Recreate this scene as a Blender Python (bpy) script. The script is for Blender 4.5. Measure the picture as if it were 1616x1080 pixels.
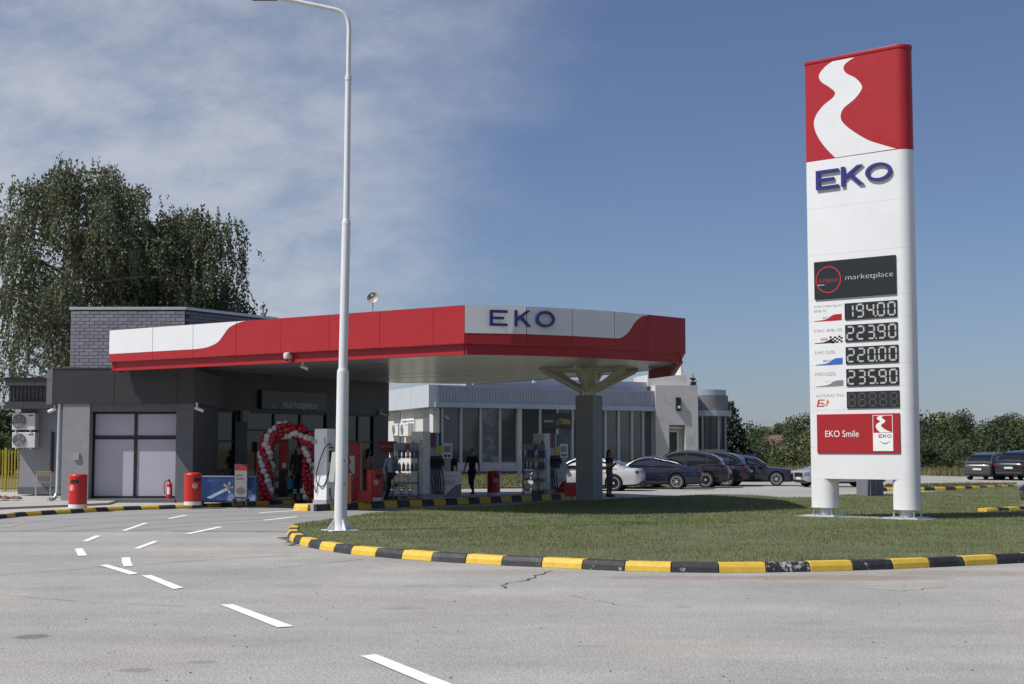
import bpy, bmesh, math, random
import numpy as np
from mathutils import Vector, Matrix
R = math.radians
random.seed(7); rng = np.random.default_rng(7)
scene = bpy.context.scene
for o in list(bpy.data.objects): bpy.data.objects.remove(o)
col = scene.collection

# ------------------------------------------------------------------ camera
F, CX, CY, CAMH, PITCH = 2244.0, 808.0, 540.0, 1.75, math.atan(170 / 2244.0)
cam_d = bpy.data.cameras.new('camera'); cam = bpy.data.objects.new('camera', cam_d); col.objects.link(cam)
cam_d.sensor_width = 36; cam_d.lens = F / 1616 * 36; cam_d.clip_end = 6000; cam_d.clip_start = .1
cam.location = (0, 0, CAMH); cam.rotation_euler = (R(90) + PITCH, 0, 0)
scene.camera = cam

# ------------------------------------------------------------------ light
LX, LY, LZ = .70, .29, -1.0                       # the way the sunlight travels
Ld = Vector((LX, LY, LZ)).normalized()
sun_d = bpy.data.lights.new('sun', 'SUN'); sun = bpy.data.objects.new('sun', sun_d); col.objects.link(sun)
sun_d.energy = 4.6; sun_d.angle = R(.55); sun_d.color = (1, .965, .92)
sun.rotation_euler = Ld.to_track_quat('-Z', 'Y').to_euler(); sun.location = (-30, -10, 60)
world = bpy.data.worlds.new('World'); scene.world = world; world.use_nodes = True
nt = world.node_tree; N = nt.nodes; L = nt.links
for n in list(N): N.remove(n)
out = N.new('ShaderNodeOutputWorld'); bg = N.new('ShaderNodeBackground'); L.new(bg.outputs[0], out.inputs[0])
sky = N.new('ShaderNodeTexSky'); sky.sky_type = 'NISHITA'; sky.sun_disc = False
sky.sun_elevation = math.asin(-Ld.z); sky.sun_rotation = math.atan2(-Ld.x, -Ld.y)
sky.altitude = 200; sky.air_density = 1.0; sky.dust_density = .35; sky.ozone_density = 2.6
bg.inputs[1].default_value = .066
# thin cirrus over one half of the sky
def nn(t, **k):
    n = N.new(t)
    for a, b in k.items(): setattr(n, a, b)
    return n
def mth(op, a, b=None, c=None):
    n = N.new('ShaderNodeMath'); n.operation = op
    for i, v in enumerate((a, b, c)):
        if v is None: continue
        if isinstance(v, (int, float)): n.inputs[i].default_value = v
        else: L.new(v, n.inputs[i])
    return n.outputs[0]
tc = nn('ShaderNodeTexCoord'); sp = nn('ShaderNodeSeparateXYZ'); L.new(tc.outputs['Generated'], sp.inputs[0])
zz = mth('ADD', mth('MAXIMUM', sp.outputs[2], 0), .55)
cu = mth('DIVIDE', sp.outputs[0], zz); cv = mth('DIVIDE', sp.outputs[1], zz)
cb = nn('ShaderNodeCombineXYZ'); L.new(cu, cb.inputs[0]); L.new(cv, cb.inputs[1]); L.new(mth('MULTIPLY', sp.outputs[2], 1.6), cb.inputs[2])
mp = nn('ShaderNodeMapping'); mp.inputs['Rotation'].default_value = (0, 0, R(35)); mp.inputs['Scale'].default_value = (1.5, 1.9, 1)
L.new(cb.outputs[0], mp.inputs[0])
n1 = nn('ShaderNodeTexNoise'); n1.inputs['Scale'].default_value = 2.1; n1.inputs['Detail'].default_value = 9; n1.inputs['Roughness'].default_value = .62; n1.inputs['Distortion'].default_value = .12
L.new(mp.outputs[0], n1.inputs['Vector'])
n2 = nn('ShaderNodeTexNoise'); n2.inputs['Scale'].default_value = 9.0; n2.inputs['Detail'].default_value = 6; n2.inputs['Roughness'].default_value = .6; n2.inputs['Distortion'].default_value = .15
L.new(mp.outputs[0], n2.inputs['Vector'])
cov = nn('ShaderNodeMapRange'); cov.interpolation_type = 'SMOOTHSTEP'
cov.inputs[1].default_value = .02; cov.inputs[2].default_value = -.16; cov.inputs[3].default_value = 0; cov.inputs[4].default_value = 1
L.new(mth('ADD', sp.outputs[0], mth('ADD', mth('MULTIPLY', mth('SUBTRACT', n1.outputs[0], .5), .34), mth('MULTIPLY', sp.outputs[2], -.12))), cov.inputs[0])
den = nn('ShaderNodeMapRange'); den.interpolation_type = 'SMOOTHSTEP'
den.inputs[1].default_value = .35; den.inputs[2].default_value = .68; den.inputs[3].default_value = .30
L.new(mth('ADD', mth('MULTIPLY', n1.outputs[0], .6), mth('MULTIPLY', n2.outputs[0], .4)), den.inputs[0])
cf = mth('MULTIPLY', mth('MULTIPLY', cov.outputs[0], den.outputs[0]), .86)
mixc = nn('ShaderNodeMix'); mixc.data_type = 'RGBA'
ramp = nn('ShaderNodeValToRGB'); ramp.color_ramp.elements[0].color = (.72, .80, 1.10, 1); ramp.color_ramp.elements[0].position = .0
ramp.color_ramp.elements[1].color = (1.02, .99, 1.14, 1); ramp.color_ramp.elements[1].position = .30
el = ramp.color_ramp.elements.new(.12); el.color = (.90, .92, 1.10, 1)
L.new(sp.outputs[2], ramp.inputs[0]); tint = nn('ShaderNodeVectorMath', operation='MULTIPLY'); L.new(sky.outputs[0], tint.inputs[0]); L.new(ramp.outputs[0], tint.inputs[1])
L.new(cf, mixc.inputs[0]); L.new(tint.outputs[0], mixc.inputs[6]); mixc.inputs[7].default_value = (7.8, 8.25, 9.1, 1)
L.new(mixc.outputs[2], bg.inputs[0])
scene.view_settings.view_transform = 'Standard'; scene.view_settings.look = 'None'
scene.view_settings.gamma = 1; scene.view_settings.use_curve_mapping = False
scene.view_settings.exposure = .10

# ------------------------------------------------------------------ pixel <-> place helpers (photograph pixels, 1616 x 1080)
cp, spn = math.cos(PITCH), math.sin(PITCH)
def ray(x, y):
    up = CY - y
    return Vector((x - CX, cp * F - spn * up, spn * F + cp * up))
def G(x, y, z=0.0):
    r = ray(x, y); k = (z - CAMH) / r.z
    return Vector((r.x * k, r.y * k, z))
def at(x, y, Y):
    r = ray(x, y); k = Y / r.y
    return Vector((r.x * k, Y, CAMH + r.z * k))
class VPl:
    """upright plane through two ground points; t runs along it, z up, off towards the viewer's side"""
    def __init__(s, P, Q):
        s.P = Vector((P[0], P[1])); d = Vector((Q[0] - P[0], Q[1] - P[1])); s.len = d.length; s.d = d.normalized()
        s.n = Vector((s.d.y, -s.d.x))
    def tz(s, x, y, off=0):
        r = ray(x, y); P = s.P + s.n * off
        k = P.dot(s.n) / (r.x * s.n.x + r.y * s.n.y)
        p = Vector((r.x * k, r.y * k)); return ((p - P).dot(s.d), CAMH + r.z * k)
    def pt(s, t, z, off=0):
        p = s.P + s.d * t + s.n * off; return Vector((p.x, p.y, z))

# ------------------------------------------------------------------ materials
MATS = {}
def mat(name, c, rough=.55, metal=0, var=.08, scale=6, bump=0, bscale=80, spec=.5, coat=0, orand=0, fine=0, fscale=120, trans=0, c2=None, c2lo=.45, c2hi=.62, c2scale=3, emit=0):
    if name in MATS: return MATS[name]
    m = bpy.data.materials.new(name); m.use_nodes = True; t = m.node_tree; n = t.nodes; l = t.links
    b = n['Principled BSDF']; b.inputs['Roughness'].default_value = rough; b.inputs['Metallic'].default_value = metal
    b.inputs['Specular IOR Level'].default_value = spec
    if coat: b.inputs['Coat Weight'].default_value = coat; b.inputs['Coat Roughness'].default_value = .04
    tc = n.new('ShaderNodeTexCoord')
    def noise(sc, det=5, ro=.6):
        q = n.new('ShaderNodeTexNoise'); q.inputs['Scale'].default_value = sc; q.inputs['Detail'].default_value = det; q.inputs['Roughness'].default_value = ro
        l.new(tc.outputs['Object'], q.inputs['Vector']); return q.outputs[0]
    def rng_(src, a, b_, lo=.3, hi=.7):
        q = n.new('ShaderNodeMapRange'); q.inputs[1].default_value = lo; q.inputs[2].default_value = hi; q.inputs[3].default_value = a; q.inputs[4].default_value = b_
        l.new(src, q.inputs[0]); return q.outputs[0]
    def mul(a, b_):
        q = n.new('ShaderNodeMath'); q.operation = 'MULTIPLY'; l.new(a, q.inputs[0]); l.new(b_, q.inputs[1]); return q.outputs[0]
    cur = n.new('ShaderNodeRGB'); cur.outputs[0].default_value = (*c, 1); cur = cur.outputs[0]
    if c2:
        q = n.new('ShaderNodeMix'); q.data_type = 'RGBA'; l.new(rng_(noise(c2scale, 8, .68), 0, 1, c2lo, c2hi), q.inputs[0]); l.new(cur, q.inputs[6]); q.inputs[7].default_value = (*c2, 1); cur = q.outputs[2]
    k = rng_(noise(scale), 1 - var, 1 + var)
    if fine: k = mul(k, rng_(noise(fscale, 3, .7), 1 - fine, 1 + fine))
    if orand:
        oi = n.new('ShaderNodeObjectInfo'); k = mul(k, rng_(oi.outputs['Random'], 1 - orand, 1 + orand, 0, 1))
    v = n.new('ShaderNodeVectorMath'); v.operation = 'SCALE'; l.new(cur, v.inputs[0]); l.new(k, v.inputs[3])
    l.new(v.outputs[0], b.inputs['Base Color'])
    rr = rng_(noise(scale * 2.3), rough * .85, min(1, rough * 1.15)); l.new(rr, b.inputs['Roughness'])
    if bump:
        q = n.new('ShaderNodeBump'); q.inputs['Strength'].default_value = bump; q.inputs['Distance'].default_value = .02
        l.new(noise(bscale, 4), q.inputs['Height']); l.new(q.outputs[0], b.inputs['Normal'])
    if emit: b.inputs['Emission Strength'].default_value = emit; l.new(v.outputs[0], b.inputs['Emission Color'])
    if trans:
        tr = n.new('ShaderNodeBsdfTranslucent'); l.new(v.outputs[0], tr.inputs[0]); mx = n.new('ShaderNodeMixShader'); mx.inputs[0].default_value = trans
        o = n['Material Output']; l.new(b.outputs[0], mx.inputs[1]); l.new(tr.outputs[0], mx.inputs[2]); l.new(mx.outputs[0], o.inputs[0])
    MATS[name] = m; return m
white = mat('white_paint', (.69, .695, .705), .38, var=.03, scale=1.5)
white_dirty = mat('weathered_white_paint', (.68, .68, .67), .5, var=.07, scale=3, c2=(.5, .49, .47), c2lo=.56, c2hi=.75)
red = mat('red_panel', (.345, .019, .025), .4, spec=.35, var=.04, scale=1.2)
dred = mat('red_plastic', (.50, .022, .016), .33, var=.06)
navy = mat('navy_letter', (.025, .028, .17), .35, var=.04)
black = mat('black_plastic', (.012, .012, .013), .45)
darkgrey = mat('charcoal_cladding', (.040, .040, .042), .42, var=.06, scale=1.5)
dgrey2 = mat('charcoal_metal', (.055, .055, .058), .45)
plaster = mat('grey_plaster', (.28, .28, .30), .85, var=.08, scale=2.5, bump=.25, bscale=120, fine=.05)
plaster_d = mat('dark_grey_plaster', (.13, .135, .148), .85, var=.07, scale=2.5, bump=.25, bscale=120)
film = mat('lavender_window_film', (.46, .44, .52), .33, var=.03, scale=1)
glass = mat('dark_glass', (.012, .014, .016), .03, spec=.6, var=.05)
glassg = mat('greenish_glass', (.055, .070, .078), .04, spec=.75, var=.1)
steel = mat('galvanised_steel', (.55, .56, .57), .42, .8, var=.1, scale=12)
alum = mat('glossy_white_soffit_sheet', (.80, .80, .80), .22, .25, var=.05, scale=3, orand=.05)
beige = mat('beige_painted_steel', (.66, .65, .53), .45, var=.05)
colgrey = mat('grey_column_paint', (.25, .265, .28), .6, var=.07, scale=1.6)
shopdark = mat('near_black_cladding', (.017, .017, .018), .4, var=.06, scale=1.5)
rubber = mat('black_rubber', (.012, .012, .012), .7)
yellow = mat('yellow_kerb_paint', (.62, .41, .045), .6, var=.1, scale=9, c2=(.42, .28, .06), c2lo=.6, c2hi=.75, c2scale=7, bump=.3)
blackk = mat('black_kerb_paint', (.022, .022, .026), .6, var=.2, scale=9, c2=(.05, .05, .055), bump=.3)
blackw = mat('worn_black_kerb_paint', (.022, .022, .025), .65, var=.2, scale=9, c2=(.38, .38, .38), c2lo=.535, c2hi=.56, c2scale=11, bump=.4)
blackl = mat('scuffed_black_kerb_paint', (.022, .022, .025), .65, var=.2, scale=9, c2=(.30, .30, .30), c2lo=.62, c2hi=.66, c2scale=7, bump=.4)
concrete = mat('pale_concrete', (.34, .33, .31), .85, var=.1, scale=1.2, bump=.2, fine=.08)
kerbside = mat('bare_kerb_concrete', (.26, .25, .235), .85, var=.12, scale=5, bump=.3, fine=.08)
mark = mat('white_road_paint', (.74, .75, .76), .65, var=.08, scale=5, fine=.12, fscale=60, c2=(.36, .35, .34), c2lo=.62, c2hi=.72, c2scale=26)
skin = mat('skin', (.42, .25, .18), .55, var=.05)

# ------------------------------------------------------------------ mesh builder
class MB:
    def __init__(s): s.v = []; s.f = []; s.m = []
    def add(s, vs, fs, mi=0):
        b = len(s.v); s.v += [tuple(v) for v in vs]; s.f += [tuple(i + b for i in f) for f in fs]; s.m += [mi] * len(fs); return s
    def box(s, c, sz, rz=0, M=None, mi=0):
        hx, hy, hz = sz[0] / 2, sz[1] / 2, sz[2] / 2
        vs = [Vector((x, y, z)) for z in (-hz, hz) for y in (-hy, hy) for x in (-hx, hx)]
        if rz: vs = [Matrix.Rotation(rz, 3, 'Z') @ v for v in vs]
        if M is not None: vs = [M @ v for v in vs]
        vs = [v + Vector(c) for v in vs]
        return s.add(vs, [(0, 2, 3, 1), (4, 5, 7, 6), (0, 1, 5, 4), (2, 6, 7, 3), (0, 4, 6, 2), (1, 3, 7, 5)], mi)
    def loops(s, a, b, mi=0, caps=True):
        """solid between two equal loops a (back) and b (front)"""
        n = len(a); fs = [(i, (i + 1) % n, n + (i + 1) % n, n + i) for i in range(n)]
        if caps: fs += [tuple(range(n - 1, -1, -1)), tuple(range(n, 2 * n))]
        return s.add(list(a) + list(b), fs, mi)
    def prism(s, poly, z0, z1, mi=0):
        return s.loops([(p[0], p[1], z0) for p in poly], [(p[0], p[1], z1) for p in poly], mi)
    def onplane(s, pl, poly, o0, o1, mi=0):
        return s.loops([pl.pt(t, z, o0) for t, z in poly], [pl.pt(t, z, o1) for t, z in poly], mi)
    def rect(s, pl, t0, t1, z0, z1, o0, o1, mi=0):
        return s.onplane(pl, [(t0, z0), (t1, z0), (t1, z1), (t0, z1)], o0, o1, mi)
    def tube(s, pts, rad, n=8, mi=0, caps=True):
        pts = [Vector(p) for p in pts]; k = len(pts)
        if isinstance(rad, (int, float)): rad = [rad] * k
        vs = []; ref = None
        for i, p in enumerate(pts):
            d = (pts[min(i + 1, k - 1)] - pts[max(i - 1, 0)]).normalized()
            if ref is None: ref = Vector((1, 0, 0)) if abs(d.x) < .8 else Vector((0, 1, 0))
            a = (ref - d * ref.dot(d)).normalized(); b = d.cross(a); ref = a
            vs += [p + (a * math.cos(2 * math.pi * j / n) + b * math.sin(2 * math.pi * j / n)) * rad[i] for j in range(n)]
        fs = [(i * n + j, i * n + (j + 1) % n, (i + 1) * n + (j + 1) % n, (i + 1) * n + j) for i in range(k - 1) for j in range(n)]
        if caps: fs += [tuple(range(n - 1, -1, -1)), tuple(range((k - 1) * n, k * n))]
        return s.add(vs, fs, mi)
    def lathe(s, prof, n=16, c=(0, 0, 0), M=None, mi=0, sx=1, sy=1):
        vs = []
        for r, z in prof:
            for j in range(n):
                a = 2 * math.pi * j / n; v = Vector((r * math.cos(a) * sx, r * math.sin(a) * sy, z))
                if M is not None: v = M @ v
                vs.append(v + Vector(c))
        k = len(prof)
        fs = [(i * n + j, i * n + (j + 1) % n, (i + 1) * n + (j + 1) % n, (i + 1) * n + j) for i in range(k - 1) for j in range(n)]
        fs += [tuple(range(n - 1, -1, -1)), tuple(range((k - 1) * n, k * n))]
        return s.add(vs, fs, mi)
    def mesh(s, name, mats, inv=None, smooth=0, bevel=0, seg=2):
        me = bpy.data.meshes.new(name)
        vs = [inv @ Vector(v) for v in s.v] if inv is not None else s.v
        me.from_pydata(vs, [], s.f)
        if not isinstance(mats, (list, tuple)): mats = [mats]
        for m in mats: me.materials.append(m)
        if len(mats) > 1: me.polygons.foreach_set('material_index', s.m)
        bm = bmesh.new(); bm.from_mesh(me); bmesh.ops.recalc_face_normals(bm, faces=bm.faces)
        if bevel:
            es = [e for e in bm.edges if len(e.link_faces) == 2 and e.calc_face_angle(0) > R(35)]
            bmesh.ops.bevel(bm, geom=es, offset=bevel, segments=seg, affect='EDGES', profile=.6, clamp_overlap=True)
        bm.to_mesh(me); bm.free()
        if smooth:
            me.polygons.foreach_set('use_smooth', [True] * len(me.polygons)); me.set_sharp_from_angle(angle=R(smooth))
        return me
    def build(s, name, mats, parent=None, world=True, **k):
        inv = MW[parent.name].inverted() if (parent is not None and world) else None
        return link(name, s.mesh(name, mats, inv, **k), parent)
MW = {}
def link(name, me, parent=None):
    o = bpy.data.objects.new(name, me); col.objects.link(o); o.parent = parent
    if parent is not None: MW[o.name] = MW[parent.name]
    else: MW[o.name] = Matrix()
    return o
def tag(o, label=None, cat=None, group=None, kind=None):
    if label: o['label'] = label
    if cat: o['category'] = cat
    if group: o['group'] = group
    if kind: o['kind'] = kind
    return o
def thing(name, label, cat, loc=(0, 0, 0), rz=0, group=None):
    o = bpy.data.objects.new(name, None); col.objects.link(o); o.location = loc; o.rotation_euler = (0, 0, rz); o.empty_display_size = .2
    MW[o.name] = Matrix.Translation(Vector(loc)) @ Matrix.Rotation(rz, 4, 'Z')
    return tag(o, label, cat, group)
def copy_tree(o, parent=None, loc=None, rz=None, label=None):
    c = o.copy(); col.objects.link(c); c.parent = parent
    if loc is not None: c.location = loc
    if rz is not None: c.rotation_euler = (0, 0, rz)
    if label: c['label'] = label
    for ch in [x for x in bpy.data.objects if x.parent == o]: copy_tree(ch, c)
    return c
def clip(poly, f):
    """keep the part of a polygon where f(p) >= 0 (f linear)"""
    o = []
    for i, p in enumerate(poly):
        q = poly[(i + 1) % len(poly)]; a, b = f(p), f(q)
        if a >= 0: o.append(p)
        if (a >= 0) != (b >= 0):
            k = a / (a - b); o.append((p[0] + (q[0] - p[0]) * k, p[1] + (q[1] - p[1]) * k))
    return o
def text_data(s, thin=0):
    cu = bpy.data.curves.new('t', 'FONT'); cu.body = s; cu.resolution_u = 4; cu.offset = -thin
    o = bpy.data.objects.new('t', cu); col.objects.link(o)
    me = bpy.data.meshes.new_from_object(o.evaluated_get(bpy.context.evaluated_depsgraph_get()))
    v = [tuple(q.co) for q in me.vertices]; f = [tuple(p.vertices) for p in me.polygons]
    bpy.data.objects.remove(o); bpy.data.curves.remove(cu); bpy.data.meshes.remove(me)
    x0 = min(p[0] for p in v); x1 = max(p[0] for p in v); y0 = min(p[1] for p in v); y1 = max(p[1] for p in v)
    return [((p[0] - x0) / (x1 - x0), (p[1] - y0) / (y1 - y0)) for p in v], f
def text_rect(pl, s, t0, z0, t1, z1, off, name, m, parent, slant=0, thin=0):
    v, f = text_data(s, thin); mb = MB()
    mb.add([pl.pt(t0 + (t1 - t0) * a + slant * b * (z1 - z0), z0 + (z1 - z0) * b, off) for a, b in v], f)
    return mb.build(name, m, parent)
def text_px(pl, s, bl, tr, off, name, m, parent, slant=0, thin=0):
    t0, z0 = pl.tz(*bl); t1, z1 = pl.tz(*tr)
    return text_rect(pl, s, t0, z0, t1, z1, off, name, m, parent, slant, thin)
def letter(ch, n=28):
    """unit box outlines of wide sans capitals: list of loops with holes as strips"""
    w = .17
    if ch == 'E': return [[(0, 0), (1, 0), (1, w), (.17, w), (.17, .42), (.8, .42), (.8, .58), (.17, .58), (.17, 1 - w), (1, 1 - w), (1, 1), (0, 1)]]
    if ch == 'K': return [[(0, 0), (.165, 0), (.165, .33), (.35, .49), (.77, 0), (1, 0), (.48, .60), (.96, 1), (.71, 1), (.165, .54), (.165, 1), (0, 1)]]
    if ch == 'O':
        o = [(.5 + .5 * math.cos(2 * math.pi * i / n), .5 + .5 * math.sin(2 * math.pi * i / n)) for i in range(n)]
        q = [(.5 + .335 * math.cos(2 * math.pi * i / n), .5 + .31 * math.sin(2 * math.pi * i / n)) for i in range(n)]
        return [[o[i], o[(i + 1) % n], q[(i + 1) % n], q[i]] for i in range(n)]
def letter_on(pl, ch, t0, z0, t1, z1, o0, o1, m, parent, name='letter', label=None):
    mb = MB()
    mp_ = lambda p: (t0 + (t1 - t0) * p[0], z0 + (z1 - z0) * p[1])
    if ch == 'O':
        n = 32; ring = lambda a, b, o: [pl.pt(*mp_((.5 + a * math.cos(2 * math.pi * i / n), .5 + b * math.sin(2 * math.pi * i / n))), o) for i in range(n)]
        vs = ring(.5, .5, o0) + ring(.5, .5, o1) + ring(.36, .335, o1) + ring(.36, .335, o0); fs = []
        for k in range(4):
            for i in range(n): fs.append((k * n + i, k * n + (i + 1) % n, ((k + 1) % 4) * n + (i + 1) % n, ((k + 1) % 4) * n + i))
        mb.add(vs, fs)
    else:
        for lp in letter(ch): mb.onplane(pl, [mp_(p) for p in lp], o0, o1)
    o = mb.build(name, m, parent)
    if label: o['label'] = label
    return o
def catmull(pts, n=8):
    o = []
    for i in range(len(pts) - 1):
        p0, p1, p2, p3 = pts[max(i - 1, 0)], pts[i], pts[i + 1], pts[min(i + 2, len(pts) - 1)]
        for k in range(n):
            t = k / n
            o.append(tuple(.5 * (2 * p1[j] + (p2[j] - p0[j]) * t + (2 * p0[j] - 5 * p1[j] + 4 * p2[j] - p3[j]) * t * t + (3 * p1[j] - p0[j] - 3 * p2[j] + p3[j]) * t ** 3) for j in range(len(p1))))
    o.append(tuple(pts[-1])); return o
# ================================================================== GROUND, ROAD, LAWN, KERBS
def sheet(name, poly, z, m, kind='structure', parent=None):
    mb = MB(); mb.add([(p[0], p[1], z) for p in poly], [tuple(range(len(poly)))])
    o = mb.build(name, m, parent)
    if o.data.polygons[0].normal.z < 0: o.data.flip_normals()
    if parent is None: o['kind'] = kind
    return o
field = mat('dry_field_grass', (.13, .12, .055), .95, var=.25, scale=.15, c2=(.22, .18, .09), c2scale=.06, fine=.3, fscale=4)
sheet('ground', [(-3000, -400), (3000, -400), (3000, 4500), (-3000, 4500)], -.02, field)
# aggregate asphalt with stains of their own shape
def asphalt_mat():
    m = bpy.data.materials.new('worn_pale_asphalt'); m.use_nodes = True; t = m.node_tree; n = t.nodes; l = t.links; b = n['Principled BSDF']
    tc = n.new('ShaderNodeTexCoord'); P = tc.outputs['Object']
    def noise(sc, det=5, ro=.6, vec=P):
        q = n.new('ShaderNodeTexNoise'); q.inputs['Scale'].default_value = sc; q.inputs['Detail'].default_value = det; q.inputs['Roughness'].default_value = ro; l.new(vec, q.inputs['Vector']); return q.outputs[0]
    def mr(src, lo, hi, a, b_, sm=False):
        q = n.new('ShaderNodeMapRange'); q.inputs[1].default_value = lo; q.inputs[2].default_value = hi; q.inputs[3].default_value = a; q.inputs[4].default_value = b_
        if sm: q.interpolation_type = 'SMOOTHSTEP'
        l.new(src, q.inputs[0]); return q.outputs[0]
    def mm(op, a, b_):
        q = n.new('ShaderNodeMath'); q.operation = op
        for i, v in enumerate((a, b_)):
            if isinstance(v, (int, float)): q.inputs[i].default_value = v
            else: l.new(v, q.inputs[i])
        return q.outputs[0]
    k = mm('MULTIPLY', mr(noise(.35, 6), .3, .7, .86, 1.12), mr(noise(3, 5), .3, .7, .95, 1.05))
    k = mm('MULTIPLY', k, mr(noise(42, 3, .75), .25, .75, .70, 1.30))
    vo = n.new('ShaderNodeTexVoronoi'); vo.inputs['Scale'].default_value = 46; l.new(P, vo.inputs['Vector'])
    k = mm('MULTIPLY', k, mr(vo.outputs['Distance'], .15, .75, 1.16, .80))
    # tyre-darkened streaks along the lane
    mpn = n.new('ShaderNodeMapping'); mpn.inputs['Scale'].default_value = (.07, 1.1, 1); mpn.inputs['Rotation'].default_value = (0, 0, R(6)); l.new(P, mpn.inputs[0])
    k = mm('MULTIPLY', k, mr(noise(1.0, 6, .6, mpn.outputs[0]), .3, .7, .93, 1.06))
    def blob(x, y, rx, ry, amt):
        q = n.new('ShaderNodeMapping'); q.inputs['Location'].default_value = (-x / rx, -y / ry, 0); q.inputs['Scale'].default_value = (1 / rx, 1 / ry, 0); l.new(P, q.inputs[0])
        le = n.new('ShaderNodeVectorMath'); le.operation = 'LENGTH'; l.new(q.outputs[0], le.inputs[0])
        dd = mm('ADD', le.outputs['Value'], mm('MULTIPLY', mm('SUBTRACT', noise(2.2, 6), .5), .9))
        return mr(dd, .65, 1.1, amt, 0, True)
    dark = None
    for (x, y, rx, ry, a) in [(52, 1005, .19, .20, .42), (215, 1058, .17, .14, .30), (320, 1045, .13, .10, .25), (1080, 958, .12, .12, .2), (640, 960, .3, .16, .14), (470, 925, .35, .3, .12), (930, 1020, .2, .1, .14), (1300, 985, .5, .25, .10), (90, 930, .5, .4, .12), (700, 925, .7, .3, .10)]:
        g = G(x, y); q = blob(g.x, g.y, rx, ry, a); dark = q if dark is None else mm('MAXIMUM', dark, q)
    k = mm('MULTIPLY', k, mm('SUBTRACT', 1, dark))
    dirt = None
    for (x, y, rx, ry, a) in [(1330, 912, 1.9, .45, .75), (1090, 912, 1.5, .35, .6), (1520, 905, 1.2, .6, .5), (800, 903, 1.6, .5, .35), (560, 885, 1.4, .6, .3)]:
        g = G(x, y); q = blob(g.x, g.y, rx, ry, a); dirt = q if dirt is None else mm('MAXIMUM', dirt, q)
    cr = n.new('ShaderNodeMix'); cr.data_type = 'RGBA'; l.new(mr(noise(.22, 4), .35, .65, 0, 1), cr.inputs[0]); cr.inputs[6].default_value = (.298, .296, .286, 1); cr.inputs[7].default_value = (.352, .334, .306, 1)
    cd = n.new('ShaderNodeMix'); cd.data_type = 'RGBA'; l.new(dirt, cd.inputs[0]); l.new(cr.outputs[2], cd.inputs[6]); cd.inputs[7].default_value = (.245, .20, .165, 1)
    v = n.new('ShaderNodeVectorMath'); v.operation = 'SCALE'; l.new(cd.outputs[2], v.inputs[0]); l.new(k, v.inputs[3]); l.new(v.outputs[0], b.inputs['Base Color'])
    b.inputs['Roughness'].default_value = .9
    bu = n.new('ShaderNodeBump'); bu.inputs['Strength'].default_value = .55; bu.inputs['Distance'].default_value = .012; l.new(vo.outputs['Distance'], bu.inputs['Height']); bu.invert = True; l.new(bu.outputs[0], b.inputs['Normal'])
    return m
asph = asphalt_mat()
road = sheet('road', [(-70, -30), (60, -30), (60, 78), (24, 112), (8, 99), (8, 66), (-14, 62), (-70, 70)], 0, asph)
fore_m = mat('smooth_forecourt_concrete', (.275, .275, .27), .75, var=.07, scale=.5, fine=.10, fscale=50, bump=.12, c2=(.21, .21, .208), c2scale=.5, c2lo=.4, c2hi=.7)
fp = [G(*p) for p in [(-260, 846), (0, 840), (250, 838), (470, 839), (466, 833)]] + [G(*p) for p in [(533, 822), (590, 813), (647, 809.5), (731, 804.5), (797, 801.5), (908, 793.5), (960, 790)]] + [Vector((7, 55, 0)), Vector((1, 60, 0)), Vector((-30, 60, 0))]
sheet('forecourt', [(p.x, p.y) for p in fp], .004, fore_m)
# dashes and lines
DASH = [[(347.5, 955.5), (367.5, 954.8), (464.4, 989.9), (437.7, 991.5)], [(223, 909.3), (239, 908.7), (290, 928.7), (274, 931)], [(157, 893), (170, 892), (219, 906), (204.5, 908)],
        [(192, 881), (205.5, 880.3), (206.5, 887), (210, 894.3), (195.5, 895), (192.2, 888)], [(118, 867), (130, 866), (137.7, 877.6), (123.6, 878.6)], [(128.6, 855.2), (139, 855.4), (160.4, 846.3), (150.5, 846)],
        [(210.5, 866.3), (220.5, 867), (251.3, 854.9), (242.2, 854.7)], [(191.5, 838.2), (198.5, 838.6), (233.9, 825.9), (227.2, 825.9)], [(290.7, 843.3), (300, 843.8), (352.5, 832.4), (344, 832)],
        [(263.3, 819.0), (269, 819.4), (296.8, 813.7), (291, 813.4)], [(414.3, 821.4), (421, 821.9), (472.8, 816.3), (466, 816)], [(406, 809.8), (412, 810.3), (474, 806.3), (468, 806)],
        [(568.6, 1036.7), (593.7, 1034), (765, 1102), (728, 1104)]]
for d in DASH:
    p = [G(*q) for q in d]; o = sheet('lane_marking', [(q.x, q.y) for q in p], .009, mark, parent=road)
# faded yellow line beside the kerb
fy = mat('faded_yellow_paint', (.36, .31, .20), .8, var=.1, scale=4, c2=(.25, .245, .235), c2lo=.45, c2hi=.6, c2scale=5)
p = [G(*q) for q in [(4, 833), (14, 833), (52, 822), (44, 822)]]; sheet('lane_marking', [(q.x, q.y) for q in p], .008, fy, parent=road)
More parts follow.
